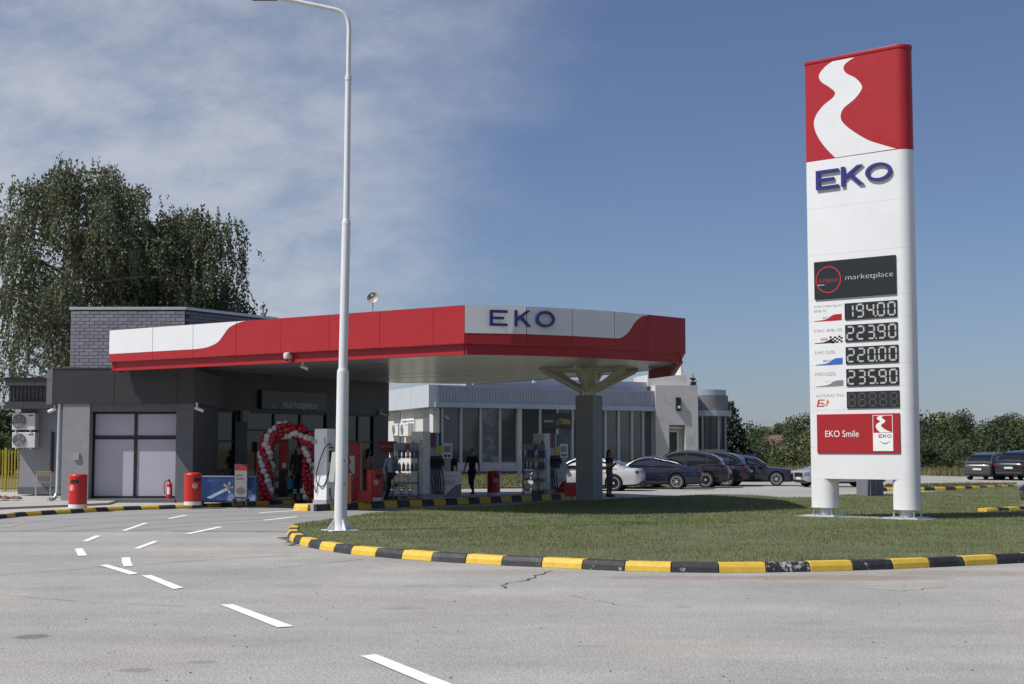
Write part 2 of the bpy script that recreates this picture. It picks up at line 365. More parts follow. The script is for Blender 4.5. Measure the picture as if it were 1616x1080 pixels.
# faint curved tyre marks on the forecourt
tyr = mat('tyre_mark', (.235, .233, .23), .75, var=.06, scale=2, c2=(.272, .272, .268), c2lo=.42, c2hi=.62, c2scale=1.6, fine=.1, fscale=50)
for pts_, w_ in (([(40, 838), (160, 826), (300, 818), (470, 811), (640, 803)], .22), ([(120, 838), (250, 828), (380, 821), (520, 816)], .2), ([(-40, 829), (90, 821), (250, 812), (400, 806)], .24), ([(200, 838), (330, 829), (460, 823)], .18)):
    q = catmull([tuple(G(*a)) for a in pts_], 8); Lp = []; Rp = []
    for i, a in enumerate(q):
        d = (Vector(q[min(i + 1, len(q) - 1)]) - Vector(q[max(i - 1, 0)])).normalized(); n_ = Vector((-d.y, d.x, 0)) * w_ / 2; Lp.append(Vector(a) + n_); Rp.append(Vector(a) - n_)
    k = len(q); mb = MB(); mb.add([(v.x, v.y, .0075) for v in Lp + Rp], [(k + i, k + i + 1, i + 1, i) for i in range(k - 1)]); mb.build('tyre_mark', tyr, road)
# cracks and joints: thin filled seams following the photograph's lines
crackm = mat('crack_filler', (.07, .066, .06), .95, var=.2)
def seam(px, w, jit, z=.0065, m=crackm):
    pts = [G(*q) for q in px]; fine = []
    for a, b in zip(pts[:-1], pts[1:]):
        n = max(2, int((b - a).length / .16))
        for i in range(n): fine.append(a.lerp(b, i / n))
    fine.append(pts[-1]); Lp, Rp = [], []
    for i, q in enumerate(fine):
        d = (fine[min(i + 1, len(fine) - 1)] - fine[max(i - 1, 0)]); d.z = 0; d.normalize(); nn_ = Vector((-d.y, d.x, 0))
        j = random.gauss(0, jit); ww = w * random.uniform(.35, 1.2)
        Lp.append(q + nn_ * (j + ww / 2)); Rp.append(q + nn_ * (j - ww / 2))
    mb = MB(); k = len(Lp)
    mb.add([(v.x, v.y, z) for v in Lp + Rp], [(k + i, k + i + 1, i + 1, i) for i in range(k - 1)])
    return mb.build('crack', m, road)
seam([(-60, 913), (0, 908), (150, 897), (300, 886), (470, 876)], .022, .006)
seam([(440, 896), (520, 889), (575, 883)], .02, .02)
seam([(790, 929), (802, 921), (832, 916), (852, 907), (872, 901)], .035, .03)
seam([(0, 940), (140, 951), (300, 958)], .012, .02)
seam([(270, 839.5), (400, 839), (462, 841)], .05, .02)
seam([(438, 850), (455, 848), (452, 857), (470, 862)], .09, .06)
seam([(1350, 928), (1420, 934), (1500, 926)], .015, .03); seam([(900, 940), (985, 957), (1005, 956)], .010, .02)
# little bits of grit and dry leaves on the road
mb = MB()
for i in range(120):
    g = G(random.uniform(-100, 1720), random.uniform(905, 1079)); s = random.uniform(.004, .013)
    mb.box((g.x, g.y, .004 + s * .2), (s * random.uniform(.7, 1.8), s, s * .5), random.uniform(0, 3))
tag(mb.build('road_grit', mat('grit', (.10, .085, .065), .9, var=.4, scale=1)), 'scattered grit and dry leaf bits on the pale asphalt', 'grit', kind='stuff')

# ---- kerbs of painted stones
def resample(pts, step):
    pts = [Vector((p[0], p[1], 0)) for p in pts]; o = [pts[0].copy()]; acc = 0; last = pts[0].copy()
    for a, b in zip(pts[:-1], pts[1:]):
        d = (b - a).length; u = (b - a).normalized(); pos = 0
        while acc + (d - pos) >= step:
            pos += step - acc; acc = 0; o.append(a + u * pos)
        acc += d - pos
    return o
def kerb(pts, step, h, w, parent, first=0, worn=(), name='kerb_stone', side=1, z=0, bare=(), scuff=()):
    """stones along a line; the line is the foot of the road face, side=+1 puts the stone to its left"""
    ps = resample(pts, step)
    for i in range(len(ps) - 1):
        a, b = ps[i], ps[i + 1]; d = (b - a).normalized(); n = Vector((-d.y, d.x, 0)) * side; g = .006
        dp = (ps[i] - ps[i - 1]).normalized() if i else d; dn = (ps[i + 2] - b).normalized() if i + 2 < len(ps) else d
        na = Vector((-(d + dp).normalized().y, (d + dp).normalized().x, 0)) * side; nb = Vector((-(d + dn).normalized().y, (d + dn).normalized().x, 0)) * side
        pr = [(0, 0), (.015, h * .55), (.055, h), (w, h), (w, 0)]
        A = [a + d * g + na * u + Vector((0, 0, z + v + random.uniform(-.002, .004) * (v > 0))) for u, v in pr]; B = [b - d * g + nb * u + Vector((0, 0, z + v + random.uniform(-.002, .004) * (v > 0))) for u, v in pr]
        m = (yellow if (i + first) % 2 == 0 else blackk)
        if i in worn: m = blackw
        if i in scuff: m = blackl
        if i in bare: m = kerbside
        MB().loops(A, B).build(name, m, parent, bevel=.006, seg=1)
KF = [(455, 838), (452.5, 845), (453, 850), (463, 857), (490, 865), (520, 870.5), (548.6, 875), (613.7, 881), (653.8, 884.5), (700.6, 887.5), (749, 890.5), (804, 893.5), (861, 896), (921, 899), (1000, 902.5), (1070, 904), (1131.5, 904.5), (1209.7, 904), (1282, 902.5), (1356.5, 900.5), (1417.5, 898.5), (1482, 895.5), (1536, 893), (1591, 890), (1650, 887), (1760, 880), (1900, 871)]
kf = [G(*q) for q in KF]; kfl = catmull([(q.x, q.y) for q in kf], 4)
lawn_kerb = tag(bpy.data.objects.new('lawn_kerb', None), 'yellow and black painted kerb round the front of the lawn', 'kerb'); col.objects.link(lawn_kerb); MW[lawn_kerb.name] = Matrix()
# start so that a black stone begins where the photograph shows the chipped one
step_ = .685; tgt = G(1210, 904); cum = 0; s_t = 0; bd = 9e9
for a, b in zip(kfl[:-1], kfl[1:]):
    d_ = math.hypot(a[0] - tgt.x, a[1] - tgt.y)
    if d_ < bd: bd = d_; s_t = cum
    cum += math.hypot(b[0] - a[0], b[1] - a[1])
off_ = s_t % step_; nw = int(s_t // step_)
k_ = 0
while off_ > 0 and k_ < len(kfl) - 1:
    a, b = kfl[k_], kfl[k_ + 1]; d_ = math.hypot(b[0] - a[0], b[1] - a[1])
    if d_ >= off_: kfs = [(a[0] + (b[0] - a[0]) * off_ / d_, a[1] + (b[1] - a[1]) * off_ / d_)] + kfl[k_ + 1:]; break
    off_ -= d_; k_ += 1
kerb(kfs, step_, .14, .22, lawn_kerb, first=(nw + 1) % 2, worn=(nw,), scuff=(nw + 2, nw - 2, nw - 4, nw + 6))
BK = [(463, 832.5), (533, 822.5), (590, 814), (647, 810), (731, 805), (797, 802), (908, 794), (951, 792), (1000, 789), (1124, 783.5), (1185, 784.5), (1235, 789), (1285, 788), (1330, 784), (1400, 782.5), (1455, 780), (1522, 775.5), (1551, 772.5), (1590, 770), (1700, 766), (1900, 763)]
bk = [G(*q) for q in BK]
inner = []
for i, q in enumerate(kfl):
    a = Vector(kfl[max(i - 1, 0)]); b = Vector(kfl[min(i + 1, len(kfl) - 1)]); d = (b - a).normalized(); inner.append(Vector(q) + Vector((-d.y, d.x)) * .19)
lawn_poly = [(q.x, q.y) for q in inner] + [(q.x, q.y) for q in reversed(bk)]
soil = mat('lawn_soil', (.085, .095, .042), .95, var=.3, scale=1.2, fine=.35, fscale=30, c2=(.11, .10, .055), c2scale=.8, bump=.6, bscale=40)
sheet('lawn', lawn_poly, .075, soil)
def inside(poly, x, y):
    c = np.zeros(len(x), bool); n = len(poly)
    for i in range(n):
        x1, y1 = poly[i]; x2, y2 = poly[(i + 1) % n]
        if y1 == y2: continue
        k = ((y1 > y) != (y2 > y)) & (x < (x2 - x1) * (y - y1) / (y2 - y1) + x1); c ^= k
    return c
def blades(name, poly, n, z, h, w, m, label, dens=None, lean=.5):
    P = np.array(poly); x0, y0 = P.min(0); x1, y1 = P.max(0)
    x = rng.uniform(x0, x1, n * 3); y = rng.uniform(y0, y1, n * 3)
    k = inside(poly, x, y)
    if dens is not None: k &= rng.random(len(x)) < dens(x, y)
    x, y = x[k][:n], y[k][:n]; n = len(x); sc = np.clip(y / 30, .8, 2.2)
    hh = h * rng.uniform(.45, 1.25, n) * (1 + .25 * np.sin(x * 1.7 + np.sin(y * 1.3)) * np.sin(y * 2.1)); a = rng.uniform(0, 2 * np.pi, n); ww = w * rng.uniform(.6, 1.3, n) * sc
    b = rng.uniform(0, 2 * np.pi, n); ll = hh * rng.uniform(0, lean, n)
    V = np.empty((n, 3, 3)); V[:, 0] = np.stack([x - np.cos(a) * ww, y - np.sin(a) * ww, np.full(n, z)], 1); V[:, 1] = np.stack([x + np.cos(a) * ww, y + np.sin(a) * ww, np.full(n, z)], 1)
    V[:, 2] = np.stack([x + np.cos(b) * ll, y + np.sin(b) * ll, z + hh], 1)
    return tag(fast_mesh(name, V.reshape(-1, 3), 3, m), label, 'grass', kind='stuff')
def fast_mesh(name, V, k, m, parent=None):
    n = len(V) // k; me = bpy.data.meshes.new(name); me.vertices.add(len(V)); me.vertices.foreach_set('co', np.ascontiguousarray(V, np.float32).ravel())
    me.loops.add(len(V)); me.loops.foreach_set('vertex_index', np.arange(len(V), dtype=np.int32)); me.polygons.add(n)
    me.polygons.foreach_set('loop_start', np.arange(0, len(V), k, dtype=np.int32)); me.update(calc_edges=True); me.materials.append(m)
    return link(name, me, parent)
grassm = mat('lawn_grass', (.165, .225, .068), .75, var=.32, scale=.7, c2=(.22, .205, .10), c2lo=.47, c2hi=.66, c2scale=.9, fine=.35, fscale=25, trans=.25)
blades('lawn_grass', lawn_poly, 330000, .07, .050, .007, grassm, 'short mown green grass covering the lawn inside the painted kerb', dens=lambda x, y: np.clip(1.25 - (y - 21) / 34, .3, 1) * (x < 24) * (x > -8) * (.72 + .28 * np.sin(x * .9 + 2 * np.sin(y * .5))))
# longer tufts leaning over the kerb and a few weeds
edge = []
for i, q in enumerate(kfl):
    a = Vector(kfl[max(i - 1, 0)]); b = Vector(kfl[min(i + 1, len(kfl) - 1)]); d = (b - a).normalized(); edge.append((Vector(q) + Vector((-d.y, d.x)) * .17, Vector(q) + Vector((-d.y, d.x)) * .34))
band = [tuple(a) for a, b in edge] + [tuple(b) for a, b in reversed(edge)]
blades('edge_grass', band, 14000, .09, .085, .006, grassm, 'longer uneven grass fringe leaning over the painted kerb', lean=.9, dens=lambda x, y: (.45 + .55 * np.sin(x * 2.3) * np.sin(x * .9 + 1)))
# grass verge behind the pumps, and the far strips
vp = [(-16, 63), (7.2, 66.5), (7.5, 97), (-16, 108)]
sheet('grass_verge', vp, .03, soil)
verge_m = mat('verge_grass', (.105, .115, .034), .8, var=.25, scale=.5, c2=(.19, .17, .07), c2lo=.42, c2hi=.65, c2scale=.35, fine=.3, fscale=9, trans=.2)
blades('verge_grass', vp, 26000, .02, .10, .014, verge_m, 'sunny yellow green grass between the forecourt and the glass building')
st = [G(*q) for q in [(1380, 774.5), (1455, 774.5), (1585, 771.5), (1700, 768), (1750, 762), (1500, 764.5), (1400, 766)]]
sheet('grass_strip', [(q.x, q.y) for q in st], .03, soil)
blades('strip_grass', [(q.x, q.y) for q in st], 9000, .02, .09, .014, verge_m, 'narrow grass strip behind the far striped kerb')
far_kerb = tag(bpy.data.objects.new('lot_kerb', None), 'striped kerb along the far edge of the parking lot', 'kerb'); col.objects.link(far_kerb); MW[far_kerb.name] = Matrix()
kerb([G(*q)[:2] for q in [(1360, 776), (1455, 775), (1520, 773.8), (1585, 771.5), (1640, 769)]], .62, .15, .3, far_kerb)
lane_kerb = tag(bpy.data.objects.new('lane_kerb', None), 'short striped kerb in the lawn by the half seen car', 'kerb'); col.objects.link(lane_kerb); MW[lane_kerb.name] = Matrix()
kerb([G(*q)[:2] for q in [(1559, 812.5), (1600, 810), (1640, 807.5), (1700, 805)]], .62, .16, .3, lane_kerb)
q = [G(*q) for q in [(1604, 805), (1800, 793), (1800, 772), (1640, 786)]]; sheet('side_lane', [(a.x, a.y) for a in q], .082, fore_m)
# ---- raised pavement in front of the shop
PK = [(-120, 829), (0, 819.5), (39, 815.5), (130, 810), (184, 806.5), (262, 804), (337, 801.3), (372, 799.3)]
pk = [G(*q) for q in PK]; pkl = catmull([(q.x, q.y) for q in pk], 5)
tail = [(pkl[-1][0] + .35, pkl[-1][1] + .6), (pkl[-1][0] + 1.9, pkl[-1][1] + 2.6), (-4.2, 50.5), (-2.6, 56)]
pave_kerb = tag(bpy.data.objects.new('pavement_kerb', None), 'striped kerb edging the pale pavement before the shop', 'kerb'); col.objects.link(pave_kerb); MW[pave_kerb.name] = Matrix()
kerb(pkl + catmull(tail, 4), .56, .12, .16, pave_kerb, first=0)
pin = [(p[0] - .02, p[1] + .14) for p in pkl] + [(p[0] - .14, p[1] + .05) for p in tail]
mb = MB(); mb.prism(pin + [(-6, 60), (-26, 60), (-26, pin[0][1])], -.01, .112)
tag(mb.build('pavement', mat('pavement_slab', (.36, .35, .33), .85, var=.08, scale=1.0, fine=.08, fscale=40, bump=.1)), kind='structure')
q = [G(*p, .112) for p in [(-120, 812), (0, 804.5), (100, 800.5), (172, 797)]]
mb = MB(); mb.prism([(a.x, a.y) for a in q] + [(-12.4, 45), (-25, 52)], .10, .175); tag(mb.build('pavement_step', concrete), kind='structure')
mb = MB()
for i in range(26):
    a = random.uniform(0, 6.3); r = random.random() ** .5 * .55; g = G(5, 790, .175); s = random.uniform(.04, .16); mb.lathe([(s, 0), (s * .8, s * .3), (s * .2, s * .6)], 6, (g.x + math.cos(a) * r, g.y + math.sin(a) * r * .6, .17 + .1 * (1 - r)))
tag(mb.build('soil_heap', mat('reddish_soil', (.17, .09, .06), .95, var=.3, scale=12)), 'small heap of reddish soil on the pale pavement step', 'soil heap')
# ================================================================== TOTEM SIGN
sd = Vector((.766, -.643))
p0 = at(1284, 710, 36.0)
SP = VPl((p0.x, p0.y), (p0.x + sd.x, p0.y + sd.y))
tz = SP.tz
W1 = tz(1423, 600)[0]                       # flat front ends, rounding begins
TH = .56; RR = TH / 2
totem = thing('totem_sign', 'tall white and red price totem on two round legs', 'sign', SP.pt(W1 / 2, 0, -RR))
def stadium(t0, t1, off0, off1, n=12, grow=0):
    r = (off1 - off0) / 2; c = (off0 + off1) / 2; o = []
    for i in range(n + 1): a = math.pi / 2 - math.pi * i / n; o.append((t1 + math.cos(a) * r, c + math.sin(a) * r))
    for i in range(n + 1): a = -math.pi / 2 - math.pi * i / n; o.append((t0 + math.cos(a) * r * .35, c + math.sin(a) * r))
    return o
def spl(poly, z): return [SP.pt(t, z, o) for t, o in poly]
zt = tz(1284, 98)[1]; zr = tz(1284, 255)[1]; zb = tz(1284, 755.5)[1]; zl = tz(1284, 812)[1]
st_ = stadium(-.05, W1, -TH, 0)
seams = [zb, tz(1284, 706)[1], tz(1284, 648)[1], tz(1284, 613)[1], tz(1284, 578)[1], tz(1284, 543)[1], tz(1284, 508)[1], tz(1284, 474)[1], tz(1284, 404)[1], tz(1284, 330)[1], zr]
for a, b in zip(seams[:-1], seams[1:]):
    MB().loops(spl(st_, a + .0015), spl(st_, b - .0015)).build('body_panel', white, totem, smooth=40)
core = stadium(.0, W1 - .01, -TH + .012, -.012)
MB().loops(spl(core, zb + .05), spl(core, zt - .05)).build('core', white_dirty, totem)
MB().loops(spl(st_, zr + .003), spl(st_, zt - .05)).build('red_cap', red, totem, smooth=40)
MB().loops(spl(stadium(-.05, W1, -TH - .02, .02), zt - .05), spl(stadium(-.05, W1, -TH - .02, .02), zt + .04)).build('cap_rim', red, totem, smooth=40, bevel=.02)
# white road ribbon on the cap
def z8(x, y): return tz(1240 + x / 3.857, 50 + y / 3.857)
ribL = [(285, 182), (240, 215), (203, 265), (215, 305), (260, 335), (300, 370), (285, 405), (230, 450), (185, 510), (172, 565), (190, 630), (240, 705), (302, 768)]
ribR = [(672, 713), (590, 690), (500, 660), (400, 600), (345, 550), (335, 510), (355, 465), (420, 410), (463, 350), (455, 315), (420, 280), (370, 255), (352, 225), (365, 195), (418, 157)]
rib = [z8(*p) for p in catmull(ribL, 4)] + [z8(*p) for p in catmull(ribR, 4)]
rib = clip(rib, lambda p: p[1] - (zr + .006)); rib = clip(rib, lambda p: zt - .055 - p[1])
MB().onplane(SP, rib, .001, .005).build('road_ribbon', white, totem)
def bx(pl, a, b, ch, o0, o1, m, par, **k):
    t0, z0 = pl.tz(*a); t1, z1 = pl.tz(*b); return letter_on(pl, ch, t0, z0, t1, z1, o0, o1, m, par, **k)
q8 = lambda x, y: (1240 + x / 3.857, 50 + y / 3.857)
bx(SP, q8(190, 968), q8(326, 833), 'E', .02, .06, navy, totem, name='letter')
bx(SP, q8(343, 947), q8(480, 808), 'K', .02, .06, navy, totem, name='letter')
bx(SP, q8(490, 921), q8(650, 788), 'O', .02, .06, navy, totem, name='letter')
# black panel
q5 = lambda x, y: (1230 + x / 4.908, 380 + y / 4.908)
q6 = lambda x, y: (1230 + x / 4.32, 590 + y / 4.32)
panel_black = mat('black_sign_face', (.018, .02, .022), .25, var=.05)
def prect(pl, bl, tr, o0, o1, name, m, par, **k):
    t0, z0 = pl.tz(*bl); t1, z1 = pl.tz(*tr); mb = MB(); mb.rect(pl, t0, t1, z0, z1, o0, o1); return mb.build(name, m, par, **k)
mk = prect(SP, q5(277, 459), q5(903, 110), .004, .045, 'marketplace_panel', panel_black, totem, bevel=.012)
txw = mat('sign_white', (.78, .78, .78), .4, var=.02); txr = mat('sign_red', (.55, .03, .04), .4, var=.02); txg = mat('sign_grey_text', (.20, .20, .22), .5, var=.02)
text_px(SP, 'marketplace', q5(520, 318), q5(886, 236), .049, 'lettering', txw, mk, thin=.022)
cx, cz = tz(*q5(385, 303)); rx = abs(tz(*q5(483, 303))[0] - cx); rz_ = abs(tz(*q5(385, 200))[1] - cz)
mb = MB(); n = 40
o_ = [(cx + rx * math.cos(2 * math.pi * i / n), cz + rz_ * math.sin(2 * math.pi * i / n)) for i in range(n)]; i_ = [(cx + rx * .93 * math.cos(2 * math.pi * i / n), cz + rz_ * .93 * math.sin(2 * math.pi * i / n)) for i in range(n)]
mb.add([SP.pt(t, z, .048) for t, z in o_ + i_], [(i, (i + 1) % n, n + (i + 1) % n, n + i) for i in range(n)]); mb.build('ring', txr, mk)
text_px(SP, 'kalypso', q5(312, 338), q5(455, 284), .049, 'lettering', txr, mk, slant=.3, thin=.015)
text_px(SP, 'EKO', q5(308, 353), q5(354, 339), .049, 'lettering', txw, mk)
# price displays: five seven-segment digits each
SEG = {'0': 'abcdef', '1': 'bc', '2': 'abged', '3': 'abgcd', '4': 'fgbc', '5': 'afgcd', '8': 'abcdefg', '9': 'abcdfg', ' ': ''}
seg_on = mat('display_segment', (.42, .42, .40), .5, var=.03); seg_off = mat('display_segment_off', (.06, .06, .06), .5)
def digit(mb, pl, ch, t0, t1, z0, z1, off, w):
    zm = (z0 + z1) / 2; g = w * .25
    h = lambda z: [(t0 + w * .6, z), (t0 + w, z + w / 2), (t1 - w, z + w / 2), (t1 - w * .6, z), (t1 - w, z - w / 2), (t0 + w, z - w / 2)]
    v = lambda t, a, b: [(t, a + g), (t + w / 2, a + w * .6), (t + w / 2, b - w * .6), (t, b - g), (t - w / 2, b - w * .6), (t - w / 2, a + w * .6)]
    S = {'a': h(z1), 'g': h(zm), 'd': h(z0), 'f': v(t0 + w * .3, zm, z1), 'b': v(t1 - w * .3, zm, z1), 'e': v(t0 + w * .3, z0, zm), 'c': v(t1 - w * .3, z0, zm)}
    for s_ in ch: mb.onplane(pl, S[s_], off, off + .006)
DISP = [('194.00', (1333.8, 505.2), (1415.8, 473.4)), ('223.90', (1334.7, 540.0), (1416.8, 508.3)), ('220.00', (1335.5, 575.0), (1417.9, 543.9)), ('235.90', (1336.4, 609.9), (1418.6, 579.6)), ('-----', (1337.2, 644.8), (1419.6, 616.2))]
for s_, bl, tr in DISP:
    d = prect(SP, bl, tr, .003, .03, 'price_display', panel_black, totem, bevel=.006)
    t0, z0 = tz(*bl); t1, z1 = tz(*tr); cw = (t1 - t0) / 5; m_ = .10 * (z1 - z0); k = 0
    for i, ch in enumerate(s_):
        if ch == '.':
            tt = t0 + cw * k; mb = MB(); mb.rect(SP, tt - .018, tt + .018, z0 + m_ * .7, z0 + m_ * .7 + .036, .031, .037); mb.build('decimal_point', seg_on, d); continue
        mb = MB(); digit(mb, SP, 'abcdefg' if ch == '-' else SEG[ch], t0 + cw * k + cw * .17, t0 + cw * (k + 1) - cw * .13, z0 + m_ * 1.3, z1 - m_ * 1.3, .031, cw * .15)
        mb.build('digit', seg_off if ch == '-' else seg_on, d); k += 1
# fuel names and flags
T = lambda s_, bl, tr: text_px(SP, s_, bl, tr, .005, 'fuel_name', txg, totem, thin=.02)
T('EVRO PREMIJUM', q5(270, 528), q5(483, 492)); T('BMB 95', q5(270, 558), q5(363, 533)); T('EVRO  BMB 100', q5(273, 713), q5(483, 678)); T('EVRO DIZEL', q5(277, 882), q5(437, 850)); T('EVRO DIZEL', q5(280, 1050), q5(440, 1017)); T('AUTOGAS TNG', q6(252, 161), q6(440, 137))
def flag(qf, pts, m, name='fuel_flag'): MB().onplane(SP, [tz(*qf(*p)) for p in pts], .001, .005).build(name, m, totem)
flag(q5, [(272, 628), (272, 624), (350, 614), (385, 600), (405, 580), (430, 571), (483, 566), (483, 615), (400, 622)], red)
blue = mat('sign_blue', (.035, .12, .46), .4, var=.02); greyf = mat('sign_grey', (.20, .19, .22), .4, var=.02)
flag(q5, [(280, 966), (280, 962), (360, 953), (395, 940), (410, 923), (435, 911), (490, 907), (490, 957), (400, 962)], blue)
flag(q6, [(250, 91), (250, 88), (320, 80), (350, 68), (375, 50), (400, 45), (436, 43), (436, 82), (340, 88)], greyf)
flag(q5, [(276, 799), (276, 795), (340, 788), (375, 776), (400, 760), (412, 775), (440, 790), (400, 793)], black)
text_px(SP, 'EKO 95', q5(335, 606), q5(395, 588), .007, 'fuel_mark', txg, totem, slant=.2); text_px(SP, 'RACING', q5(320, 776), q5(372, 752), .005, 'fuel_mark', txr, totem, slant=.2)
text_px(SP, 'EKO', q5(340, 940), q5(398, 922), .007, 'fuel_mark', txg, totem, slant=.2); text_px(SP, 'DIESEL', q6(312, 56), q6(382, 44), .007, 'fuel_mark', txw, totem, slant=.2)
mb = MB()
for i in range(6):
    for j in range(4):
        if (i + j) % 2 == 0:
            x = 388 + i * 17; y = 742 + j * 13 - i * 1.0 + 3 * math.sin(i); p = [(x, y), (x + 17, y - 1), (x + 17, y + 12), (x, y + 13)]
            mb.onplane(SP, [tz(*q5(*a)) for a in p], .001, .005)
mb.build('chequered_flag', black, totem)
text_px(SP, 'E', q6(254, 226), q6(300, 176), .005, 'gas_mark', txr, totem, slant=.25); text_px(SP, 'GAS', q6(285, 222), q6(328, 206), .007, 'gas_mark', txr, totem, slant=.2)
flag(q6, [(318, 200), (322, 184), (332, 171), (334, 182), (341, 190), (338, 200), (328, 206)], mat('flame_orange', (.7, .22, .03), .4), 'flame_mark')
# smile panel
sm = prect(SP, q6(262, 541), q6(822, 268), .003, .035, 'smile_panel', red, totem, bevel=.012)
text_px(SP, 'EKO Smile', q6(318, 432), q6(545, 386), .039, 'lettering', txw, sm)
fr = MB(); t0, z0 = tz(*q6(642, 405)); t1, z1 = tz(*q6(776, 281)); w = .014
for a in ((t0, t0 + w, z0, z1), (t1 - w, t1, z0, z1), (t0 + w, t1 - w, z1 - w, z1)): fr.rect(SP, *a, .036, .040)
fr.build('mini_sign_frame', txw, sm)
prect(SP, q6(645, 527), q6(779, 403), .036, .041, 'mini_sign_face', txw, sm)
t2, z2 = tz(*q6(652, 401)); tt3, z3 = tz(*q6(772, 287))
mr_ = [z8(*p) for p in catmull(ribL, 2)] + [z8(*p) for p in catmull(ribR, 2)]; a0 = min(p[0] for p in mr_); a1 = max(p[0] for p in mr_); b0 = min(p[1] for p in mr_); b1 = max(p[1] for p in mr_)
MB().onplane(SP, [(t2 + .04 + (p[0] - a0) / (a1 - a0) * (tt3 - t2 - .05), z2 + (p[1] - b0) / (b1 - b0) * (z3 - z2)) for p in mr_], .036, .0405).build('mini_ribbon', txw, sm)
for ch, a, b in (('E', 682, 708), ('K', 712, 738), ('O', 741, 769)): bx(SP, q6(a, 437), q6(b, 414), ch, .0412, .0435, navy, sm)
mb = MB(); ar = [(685 + i * 8, 455 + 18 * math.sin(math.pi * i / 10)) for i in range(11)]; mb.onplane(SP, [tz(*q6(*p)) for p in ar] + [tz(*q6(x, y + 6 * math.sin(math.pi * (x - 685) / 80))) for x, y in reversed(ar)], .0412, .0435); mb.build('smile_arc', navy, sm)
# legs: the body's own section carried down, rounded on the inner sides
def stad2(t0, t1, k0, k1, n=12):
    o = []
    for i in range(n + 1): q = math.pi / 2 - math.pi * i / n; o.append((t1 + math.cos(q) * RR * k1, -RR + math.sin(q) * RR))
    for i in range(n + 1): q = -math.pi / 2 - math.pi * i / n; o.append((t0 + math.cos(q) * RR * k0, -RR + math.sin(q) * RR))
    return o
for ta, tb, ka, kb in ((-.05, .24, .35, .95), (W1 - .12, W1, .95, 1)):
    tc_ = (ta - RR * ka + tb + RR * kb) / 2
    ln = stad2(ta, tb, ka, kb)
    lg = MB().loops(spl(ln, .30), spl(ln, zb + .003)).build('leg', white, totem, smooth=40)
    cp_ = SP.pt(tc_, 0, -RR)
    mb = MB(); mb.tube([cp_ + Vector((0, 0, .12)), cp_ + Vector((0, 0, .42))], .19, 20); mb.build('leg_core', steel, lg, smooth=40)
    mb = MB(); mb.box(cp_ + Vector((0, 0, .105)), (.86, .86, .03), math.atan2(sd.y, sd.x)); mb.box(cp_ + Vector((0, 0, .085)), (1.0, 1.0, .02), math.atan2(sd.y, sd.x)); mb.build('base_plate', steel, totem, bevel=.003, seg=1)
    for i in range(8):
        a = i * math.pi / 4 + .2; q = cp_ + Vector((math.cos(a) * .34, math.sin(a) * .34, .12)); mb = MB(); mb.tube([q, q + Vector((0, 0, .13))], .014, 6); mb.lathe([(.03, .0), (.03, .03)], 6, q); mb.build('anchor_bolt', steel, totem)
mb = MB(); c_ = SP.pt(W1 / 2 + .05, 0, -RR); mb.box(c_ + Vector((0, 0, .055)), (3.5, .9, .07), math.atan2(sd.y, sd.x)); mb.build('footing', kerbside, totem)

# ================================================================== LAMP POST
lb = G(537, 838, .07); lamp = thing('street_lamp', 'tall white tapered lamp post with bent arm on the lawn tip', 'lamp post', lb)
Yl = lb.y; P_ = lambda x, y: at(x, y, Yl)
mb = MB(); mb.tube([P_(537.3, 838), P_(541.3, 586)], [.135, .125], 24); mb.build('lower_tube', white, lamp, smooth=50)
mb = MB(); mb.tube([P_(541.3, 590), P_(541.4, 582)], [.128, .105], 24); mb.build('joint', white_dirty, lamp, smooth=30)
mb = MB(); mb.tube([P_(541.4, 584), P_(546.5, 350)], [.095, .090], 24); mb.build('middle_tube', white, lamp, smooth=50)
mb = MB(); mb.tube([P_(546.4, 354), P_(546.5, 346)], [.096, .07], 24); mb.build('joint', white_dirty, lamp, smooth=30)
mb = MB(); mb.tube([P_(546.5, 348), P_(549.6, 124)], [.068, .062], 20); mb.build('upper_tube', white, lamp, smooth=50)
mb = MB(); mb.tube([P_(549.6, 127), P_(549.7, 120)], [.072, .068], 20); mb.build('joint', white_dirty, lamp, smooth=30)
arm = catmull([tuple(P_(549.7, 122)), tuple(P_(550.4, 70)), tuple(P_(550.4, 40)), tuple(P_(546, 26)), tuple(P_(535, 17.5)), tuple(P_(515, 12.5)), tuple(P_(470, 3)), tuple(P_(432, -5))], 5)
mb = MB(); mb.tube(arm, .048, 14); mb.build('arm', white_dirty, lamp, smooth=50)
mb = MB(); a_ = P_(438, -4); mb.box(a_ + Vector((-.28, 0, .04)), (.75, .26, .12)); mb.box(a_ + Vector((-.28, 0, -.03)), (.55, .2, .05)); mb.build('lantern', mat('lantern_grey', (.16, .16, .17), .5), lamp, bevel=.03)
for i in range(4):
    a = i * math.pi / 2 + .5; d = Vector((math.cos(a), math.sin(a), 0)); s_ = Vector((-d.y, d.x, 0)) * .008; q = lb
    tri = [q + d * .12, q + d * .32, q + d * .30 + Vector((0, 0, .03)), q + d * .12 + Vector((0, 0, .27))]
    MB().loops([v - s_ for v in tri], [v + s_ for v in tri]).build('gusset', white_dirty, lamp)
mb = MB(); mb.box(lb + Vector((0, 0, .012)), (.62, .62, .024), .5); mb.build('base_plate', white_dirty, lamp)
mb = MB(); c_ = P_(530.5, 745); mb.box(c_ + Vector((-.06, -.05, .1)), (.11, .03, .62), M=Matrix.Rotation(R(6), 3, 'Y')); mb.build('hatch_cover', white_dirty, lamp, bevel=.006)
for y in (727, 764): mb = MB(); c_ = P_(543, y); mb.box(c_ + Vector((.02, -.128, 0)), (.025, .015, .04)); mb.build('bolt', dgrey2, lamp)

